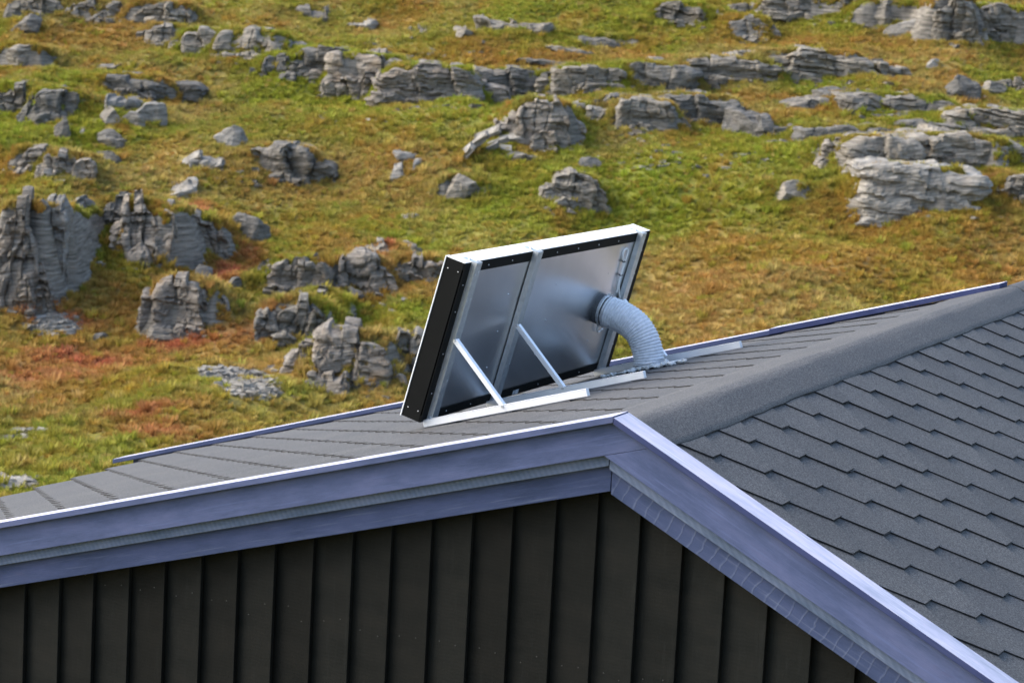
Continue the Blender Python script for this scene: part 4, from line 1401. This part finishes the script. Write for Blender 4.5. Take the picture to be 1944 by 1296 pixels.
# remaining walls (not in view from here)
for nm, c, h in (('side_wall', (WL + .07, 2.45, (GROUND_Z - 1.45) / 2), (.07, 2.24, (-1.45 - GROUND_Z) / 2)),
                 ('side_wall', (WR - .07, 4.5, (GROUND_Z - 1.85) / 2), (.07, 4.29, (-1.85 - GROUND_Z) / 2)),
                 ('back_wall', (-2.2, 4.75, (GROUND_Z - 1.5) / 2), (2.2, .06, (-1.5 - GROUND_Z) / 2)),
                 ('back_wall', (1.6, 8.75, (GROUND_Z - 1.8) / 2), (1.6, .06, (-1.8 - GROUND_Z) / 2)),
                 ('side_wall', (.06, 6.85, (GROUND_Z - .16) / 2), (.05, 1.82, (-.16 - GROUND_Z) / 2))):
    mb = MB()
    mb.box(c, XV, YV, ZV, *h)
    part(mb, nm, M['black_wood'])
mb = MB()
mb.prism([(WL, -1.52), (0, wz(0) - .1), (0, -1.52)], XV, ZV, YV, (0, 0, 0), 4.70, 4.80)
part(mb, 'back_wall', M['black_wood'])
mb = MB()
mb.prism([(.12, -1.82), (.12, -.2), (WR, -.2 - (WR - .12) * tR)], XV, ZV, YV, (0, 0, 0), 8.70, 8.80)
part(mb, 'back_wall', M['black_wood'])

# ---- far verge of the left slope: two lengths of cap board and the barge below
zf = lambda x, d=0.0: x * tL + d
J = -1.20
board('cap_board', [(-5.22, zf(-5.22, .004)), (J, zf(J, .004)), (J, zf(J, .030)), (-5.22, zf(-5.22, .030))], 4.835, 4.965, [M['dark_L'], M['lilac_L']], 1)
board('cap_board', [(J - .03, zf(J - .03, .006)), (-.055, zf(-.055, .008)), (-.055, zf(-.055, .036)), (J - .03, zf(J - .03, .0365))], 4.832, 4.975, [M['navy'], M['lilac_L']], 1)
board('barge_board', [(-5.12, zf(-5.12, .003)), (-5.12, zf(-5.12, -.14)), (-.02, zf(-.02, -.14)), (-.02, zf(-.02, .003))], 4.90, 4.93, M['blue_L'])
# eave fascia
mb = MB()
mb.box(EL * 5.135 + NLv * (-.07) + YV * 2.42, EL, YV, NLv, .012, 2.44, .055)
part(mb, 'eave_board', M['blue_L'])

# ================================================================== SOLAR AIR COLLECTOR
PO = np.array([-1.8008, 2.0774, -1.8008 * tL + .032])
TAU, PLEN, PHT, PTH = .25116, 2.0247, .718, .09
PE2 = np.array([math.sin(TAU), 0, math.cos(TAU)])
PNV = np.array([math.cos(TAU), 0, -math.sin(TAU)])


def pp(yy, hh, off=0.0):
    return PO + YV * yy + PE2 * hh + PNV * off


col_root = empty('solar_air_collector', tuple(PO))
tag(col_root, 'tilted solar air collector with silver back sheet and black frame standing on roof', 'solar collector')
PB_ = tuple(PO)


def cpart(mb, name, mats, parent=None, **kw):
    o = mb.build(name, mats, None, **kw)
    o.parent = parent or col_root
    o.matrix_parent_inverse = Matrix.Translation(-Vector(PB_)) if parent is None else Matrix.Identity(4)
    return o


def pbox(y0, y1, h0, h1, o0, o1):
    mb = MB()
    mb.prism([(y0, h0), (y1, h0), (y1, h1), (y0, h1)], YV, PE2, PNV, PO, o0, o1)
    return mb


FW = .030
frame = cpart(pbox(0, PLEN, 0, FW, -PTH, 0), 'bottom_rail', M['black_metal'], bevel=.0015)
cpart(pbox(0, PLEN, PHT - FW, PHT - .0015, -PTH, -.0005), 'top_rail', M['black_metal'])
cpart(pbox(-.0005, PLEN + .0005, PHT - .001, PHT + .0015, -PTH - .0005, -.002), 'top_cover', M['white_alu'])
s_near = cpart(pbox(-.0012, FW, .0005, PHT - .0018, -PTH + .0005, -.0045), 'side_rail', M['black_metal'], bevel=.0015)
cpart(pbox(PLEN - FW, PLEN + .0012, .0005, PHT - .0018, -PTH + .0005, -.0045), 'side_rail', M['black_metal'], bevel=.0015)
# pale front trim lips
cpart(pbox(-.004, FW, -.002, PHT + .002, -PTH - .005, -PTH - .0008), 'front_trim', M['white_alu'])
cpart(pbox(PLEN - FW, PLEN + .004, -.002, PHT + .002, -PTH - .005, -PTH - .0008), 'front_trim', M['white_alu'])
# back flanges and sheet
cpart(pbox(0.001, PLEN - .001, PHT - .044, PHT - .003, .0006, .0032), 'back_flange', M['black_metal'])
cpart(pbox(0.001, PLEN - .001, .001, .042, .0006, .0032), 'back_flange', M['black_metal'])
cpart(pbox(0.001, .055, .0425, PHT - .0445, .0004, .0030), 'back_flange', M['black_metal'])
cpart(pbox(PLEN - .055, PLEN - .001, .0425, PHT - .0445, .0004, .0030), 'back_flange', M['black_metal'])
# back sheet: slightly wavy aluminium
mb = MB()
ny, nh = 90, 34
for i in range(ny + 1):
    for j in range(nh + 1):
        yy, hh = FW + (PLEN - 2 * FW) * i / ny, FW + (PHT - 2 * FW) * j / nh
        edge = min(1, min(yy - FW, PLEN - FW - yy) / .15) * min(1, min(hh - FW, PHT - FW - hh) / .12)
        wv = .0022 * float(fbm(yy * 2.1, hh * 3.1, 0, 21, 2)) * max(0, edge)
        mb.v.append(tuple(pp(yy, hh, -.001 + wv - .0022 * 0)))
for i in range(ny):
    for j in range(nh):
        a_ = i * (nh + 1) + j
        mb.f.append((a_, a_ + 1, a_ + nh + 2, a_ + nh + 1)); mb.m.append(0)
mb_sheet = mb
o = cpart(mb_sheet, 'back_sheet', M['alu_sheet'], smooth=True)
sol = o.modifiers.new('thickness', 'SOLIDIFY'); sol.thickness = .0012; sol.offset = 0
cpart(pbox(FW, PLEN - FW, FW, PHT - FW, -PTH + .004, -PTH + .008), 'glazing', M['black_metal'])

CH = (.080, .690, 1.888)
for c in CH:
    mb = MB()
    # hat profile: two flanges and a raised web
    prof = [(-.026, .0035), (-.026, .028), (.026, .028), (.026, .0035), (.023, .0035), (.023, .025), (-.023, .025), (-.023, .0035)]
    mb.prism(prof, YV, PNV, PE2, pp(c, 0, 0), -.004, PHT + .008)
    ch = cpart(mb, 'back_channel', M['galv'])
    mb = MB()
    mb.prism([(-.020, -.05), (.016, -.05), (.016, .031), (-.020, .031)], YV, PNV, PE2, pp(c, PHT, 0), .0020, .0045)
    mb.tube([pp(c - .004, PHT + .002, -.02), pp(c - .004, PHT + .010, -.02)], .006, 8)
    t_ = cpart(mb, 'clip', M['galv'], ch)
SY = [c - .040 for c in CH]
Sx = lambda x, n: np.array([x, 0, x * tL]) + NLv * n
for i, yy in enumerate(SY):
    y = PO[1] + yy
    # foot rail: angle profile lying up the slope
    p0, p1 = Sx(-1.79, .0205) + YV * y, Sx(-1.048, .0205) + YV * y
    mb = MB()
    prof = [(-.013, -.0145), (.013, -.0145), (.013, -.0115), (-.010, -.0115), (-.010, .0165), (-.013, .0165)]
    mb.prism(prof, YV, NLv, -EL, Sx(-1.79, .0205) + YV * y, 0, (1.79 - 1.048) / math.cos(aL))
    mb.prism([(-.013, .0135), (.013, .0135), (.013, .0165), (-.013, .0165)], YV, NLv, -EL, Sx(-1.79, .0206) + YV * y, 0, (1.79 - 1.048) / math.cos(aL))
    mb.box(Sx(-1.046, .0215) + YV * y, YV, NLv, -EL, .014, .016, .0025)
    cpart(mb, 'foot_rail', M['alu'], bevel=.0008)
    mb = MB()
    a0 = Sx(-1.42, .030) + YV * (y - .002)
    a1 = pp(yy - .004, .386, .040)
    mb.bar(a0, a1, .024, .020)
    st = cpart(mb, 'strut', M['alu'], bevel=.001)
    mb = MB()
    for q in (a0, a1):
        dq = -YV
        mb.tube([q + dq * .008, q + dq * .0165], .0058, 6)
    bo = cpart(mb, 'bolts', M['screw'], st)
    tag(bo, kind='stuff')
    mb = MB()
    q = pp(CH[i] - .027, .018, .016)
    mb.tube([q + YV * .004, q - YV * .006], .007, 6)
    bo = cpart(mb, 'bolt', M['screw'])
# screws all over the back and sides
mb = MB()
def screw(p, d, r=.0036, h=.003):
    p, d = np.asarray(p), np.asarray(d)
    mb.tube([p - d * .001, p + d * h * .6, p + d * h], [r, r, r * .5], 8)
for yy in (.535, 1.04, 1.64):
    for hh in (.184, .355, .53):
        if not (yy > 1.5 and .3 < hh < .45):
            screw(pp(yy, hh, .0005), PNV)
for yy in np.arange(.23, 1.9, .235):
    for hh in (.022, PHT - .024):
        if min(abs(yy - c) for c in CH) > .05:
            screw(pp(yy, hh, .0032), PNV)
for hh in (.13, .31, .50, .62):
    screw(pp(.045, hh, .003), PNV) if CH[0] - .03 > .05 else screw(pp(.030, hh, .003), PNV, .003)
    screw(pp(PLEN - .045, hh, .003), PNV)
    for c in CH:
        screw(pp(c - .012, hh + .05, .028), PNV, .0026)
        screw(pp(c + .014, hh + .06, .028), PNV, .0026)
for hh in (.045, PHT - .045):
    for of in (-.02, -.07):
        screw(pp(-.0012, hh, of), -YV, .0026, .0015)
for yy in (.02, PLEN - .02):
    for of in (-.02, -.07):
        screw(pp(yy, PHT + .0015, of), PE2, .004)
o = cpart(mb, 'screws', M['screw'])
tag(o, kind='stuff')
o = cpart(pbox(.902, .962, .004, .026, .0033, .0040), 'sticker', M['sticker'])
# white sensor cable folded in a loop on the back sheet
def smooth_path(pts, n=10):
    pts = [np.asarray(q, float) for q in pts]
    out_ = []
    for i in range(len(pts) - 1):
        p0, p1, p2, p3 = pts[max(i - 1, 0)], pts[i], pts[i + 1], pts[min(i + 2, len(pts) - 1)]
        for t in np.linspace(0, 1, n, endpoint=False):
            out_.append(.5 * ((2 * p1) + (-p0 + p2) * t + (2 * p0 - 5 * p1 + 4 * p2 - p3) * t * t + (-p0 + 3 * p1 - 3 * p2 + p3) * t ** 3))
    out_.append(pts[-1])
    return out_
mb = MB()
cpts = [(1.800, .42), (1.782, .47), (1.776, .52), (1.765, .58), (1.742, .615), (1.742, .640), (1.762, .648), (1.778, .632), (1.778, .585), (1.784, .53), (1.792, .49), (1.815, .45), (1.845, .41), (1.868, .375), (1.870, .30)]
mb.tube(smooth_path([pp(a_, h_, .010 + .004 * math.sin(i)) for i, (a_, h_) in enumerate(cpts)]), .0046, 8)
cpts = [(1.69, .275), (1.685, .245), (1.71, .225), (1.75, .235), (1.78, .25)]
mb.tube(smooth_path([pp(a_, h_, .012) for a_, h_ in cpts]), .0042, 8)
cable = cpart(mb, 'sensor_cable', M['cable'], smooth=True)
for (a_, h_) in ((1.768, .583), (1.783, .512)):
    mb = MB()
    mb.box(pp(a_, h_, .011), YV, PE2, PNV, .012, .0025, .007)
    cpart(mb, 'cable_tie', M['tie'], cable)

# ================================================================== FLEXIBLE DUCT
DY, DH = 1.648, .352
S0 = pp(DY, DH, 0)
BASE = np.array([-1.425, 3.72, -1.425 * tL])
duct = empty('flexible_duct', tuple(BASE))
tag(duct, 'ribbed grey flexible air duct bending from collector back down into roof', 'duct')
def dpart(mb, name, mats, **kw):
    o = mb.build(name, mats, None, **kw)
    o.parent = duct
    o.matrix_parent_inverse = Matrix.Translation(-Vector(BASE))
    return o
d0 = PNV * 1.0 + np.array([0, -.06, .05])
ctrl = [S0 + PNV * .03, S0 + d0 * .165, BASE + np.array([-.035, 0, 0]) + np.array([0, 0, .21]), BASE + NLv * .015]
def bez(t):
    return ((1 - t) ** 3) * ctrl[0] + 3 * t * (1 - t) ** 2 * ctrl[1] + 3 * t * t * (1 - t) * ctrl[2] + t ** 3 * ctrl[3]
tt = np.linspace(0, 1, 400)
cl = np.array([bez(t) for t in tt])
al = np.r_[0, np.cumsum(np.linalg.norm(np.diff(cl, axis=0), axis=1))]
LEN = al[-1]
NR_, NS = 300, 56
mb = MB()
ref = None
PITCHW = .0132
for i in range(NR_ + 1):
    l = LEN * i / NR_
    c = np.array([np.interp(l, al, cl[:, k]) for k in range(3)])
    c2 = np.array([np.interp(min(l + .004, LEN), al, cl[:, k]) for k in range(3)])
    c1 = np.array([np.interp(max(l - .004, 0), al, cl[:, k]) for k in range(3)])
    t = (c2 - c1) / np.linalg.norm(c2 - c1)
    if ref is None:
        ref = np.cross(t, YV); ref /= np.linalg.norm(ref)
    ref = ref - t * (ref @ t); ref /= np.linalg.norm(ref)
    bq = np.cross(t, ref)
    for k in range(NS):
        a_ = 2 * math.pi * k / NS
        ph = (l / PITCHW + k / NS) % 1.0
        rib = abs(ph - .5) * 2                     # 1 on the wire, 0 between
        rib = rib ** 1.6
        cr = float(vnoise(l * 60, math.cos(a_) * 4.2, math.sin(a_) * 4.2 + l * 12, 5))
        r = .0705 + .0066 * rib + .0026 * cr * (1 - rib * .6)
        if i < 10:
            r = .0755 - .001 * (i % 3)
        mb.v.append(tuple(c + r * (math.cos(a_) * ref + math.sin(a_) * bq)))
for i in range(NR_):
    for k in range(NS):
        k2 = (k + 1) % NS
        mb.f.append((i * NS + k, i * NS + k2, (i + 1) * NS + k2, (i + 1) * NS + k)); mb.m.append(0)
dpart(mb, 'hose', M['hose'], smooth=True)
def ring(c, t, r, wr, name, mat, n=40):
    t = t / np.linalg.norm(t)
    a_ = np.cross(t, YV); a_ /= np.linalg.norm(a_)
    b_ = np.cross(t, a_)
    mb = MB()
    pts = [c + r * (math.cos(q) * a_ + math.sin(q) * b_) for q in np.linspace(0, 2 * math.pi, n + 1)]
    mb.tube(pts, wr, 8, False)
    q = c + r * (-a_) * 1.03 if a_[2] < 0 else c + r * a_ * 1.03
    mb.box(q, t, b_, a_, .006, .008, .004)
    return dpart(mb, name, mat, smooth=False)
mb = MB()
mb.tube([S0 + PNV * .0, S0 + PNV * .045], .0745, 40)
dpart(mb, 'collar', M['rubber'])
ring(S0 + PNV * .036, PNV, .0790, .0032, 'clamp', M['galv'])
ring(S0 + PNV * .058 - YV * .001, d0, .0785, .0030, 'clamp', M['screw'])
ring(BASE + NLv * .028, NLv, .0775, .0032, 'clamp', M['screw'])
mb = MB()
pl = [(-.16, -.12), (.13, -.13), (.14, .10), (-.15, .11)]
mb.prism(pl, -EL, YV, NLv, BASE, .008, .0105)
dpart(mb, 'flashing_plate', M['galv'])
mb = MB()
rs = random.Random(5)
bm = bmesh.new()
for k in range(46):
    if k < 22:
        a_ = rs.uniform(0, 2 * math.pi); rr_ = .080 + rs.uniform(-.004, .010)
        q = BASE + (-EL) * math.cos(a_) * rr_ + YV * math.sin(a_) * rr_ + NLv * .012
    else:
        u = rs.uniform(-.20, .26)
        q = BASE + (-EL) * u + YV * (rs.uniform(-.145, -.12)) + NLv * .010
    sc_ = rs.uniform(.006, .014)
    mtx = Matrix.Translation(Vector(q)) @ Matrix.Rotation(rs.uniform(0, 6), 4, Vector((rs.random(), rs.random(), rs.random() + .1)).normalized()) @ Matrix.Diagonal((sc_ * rs.uniform(1, 2.2), sc_ * rs.uniform(.8, 1.4), sc_ * .7, 1))
    bmesh.ops.create_icosphere(bm, subdivisions=2, radius=1, matrix=mtx)
me = bpy.data.meshes.new('sealant')
bm.to_mesh(me); bm.free()
me.materials.append(M['sealant'])
for p in me.polygons: p.use_smooth = True
o = link(bpy.data.objects.new('sealant', me))
o.parent = duct
o.matrix_parent_inverse = Matrix.Translation(-Vector(BASE))
tag(o, kind='stuff')
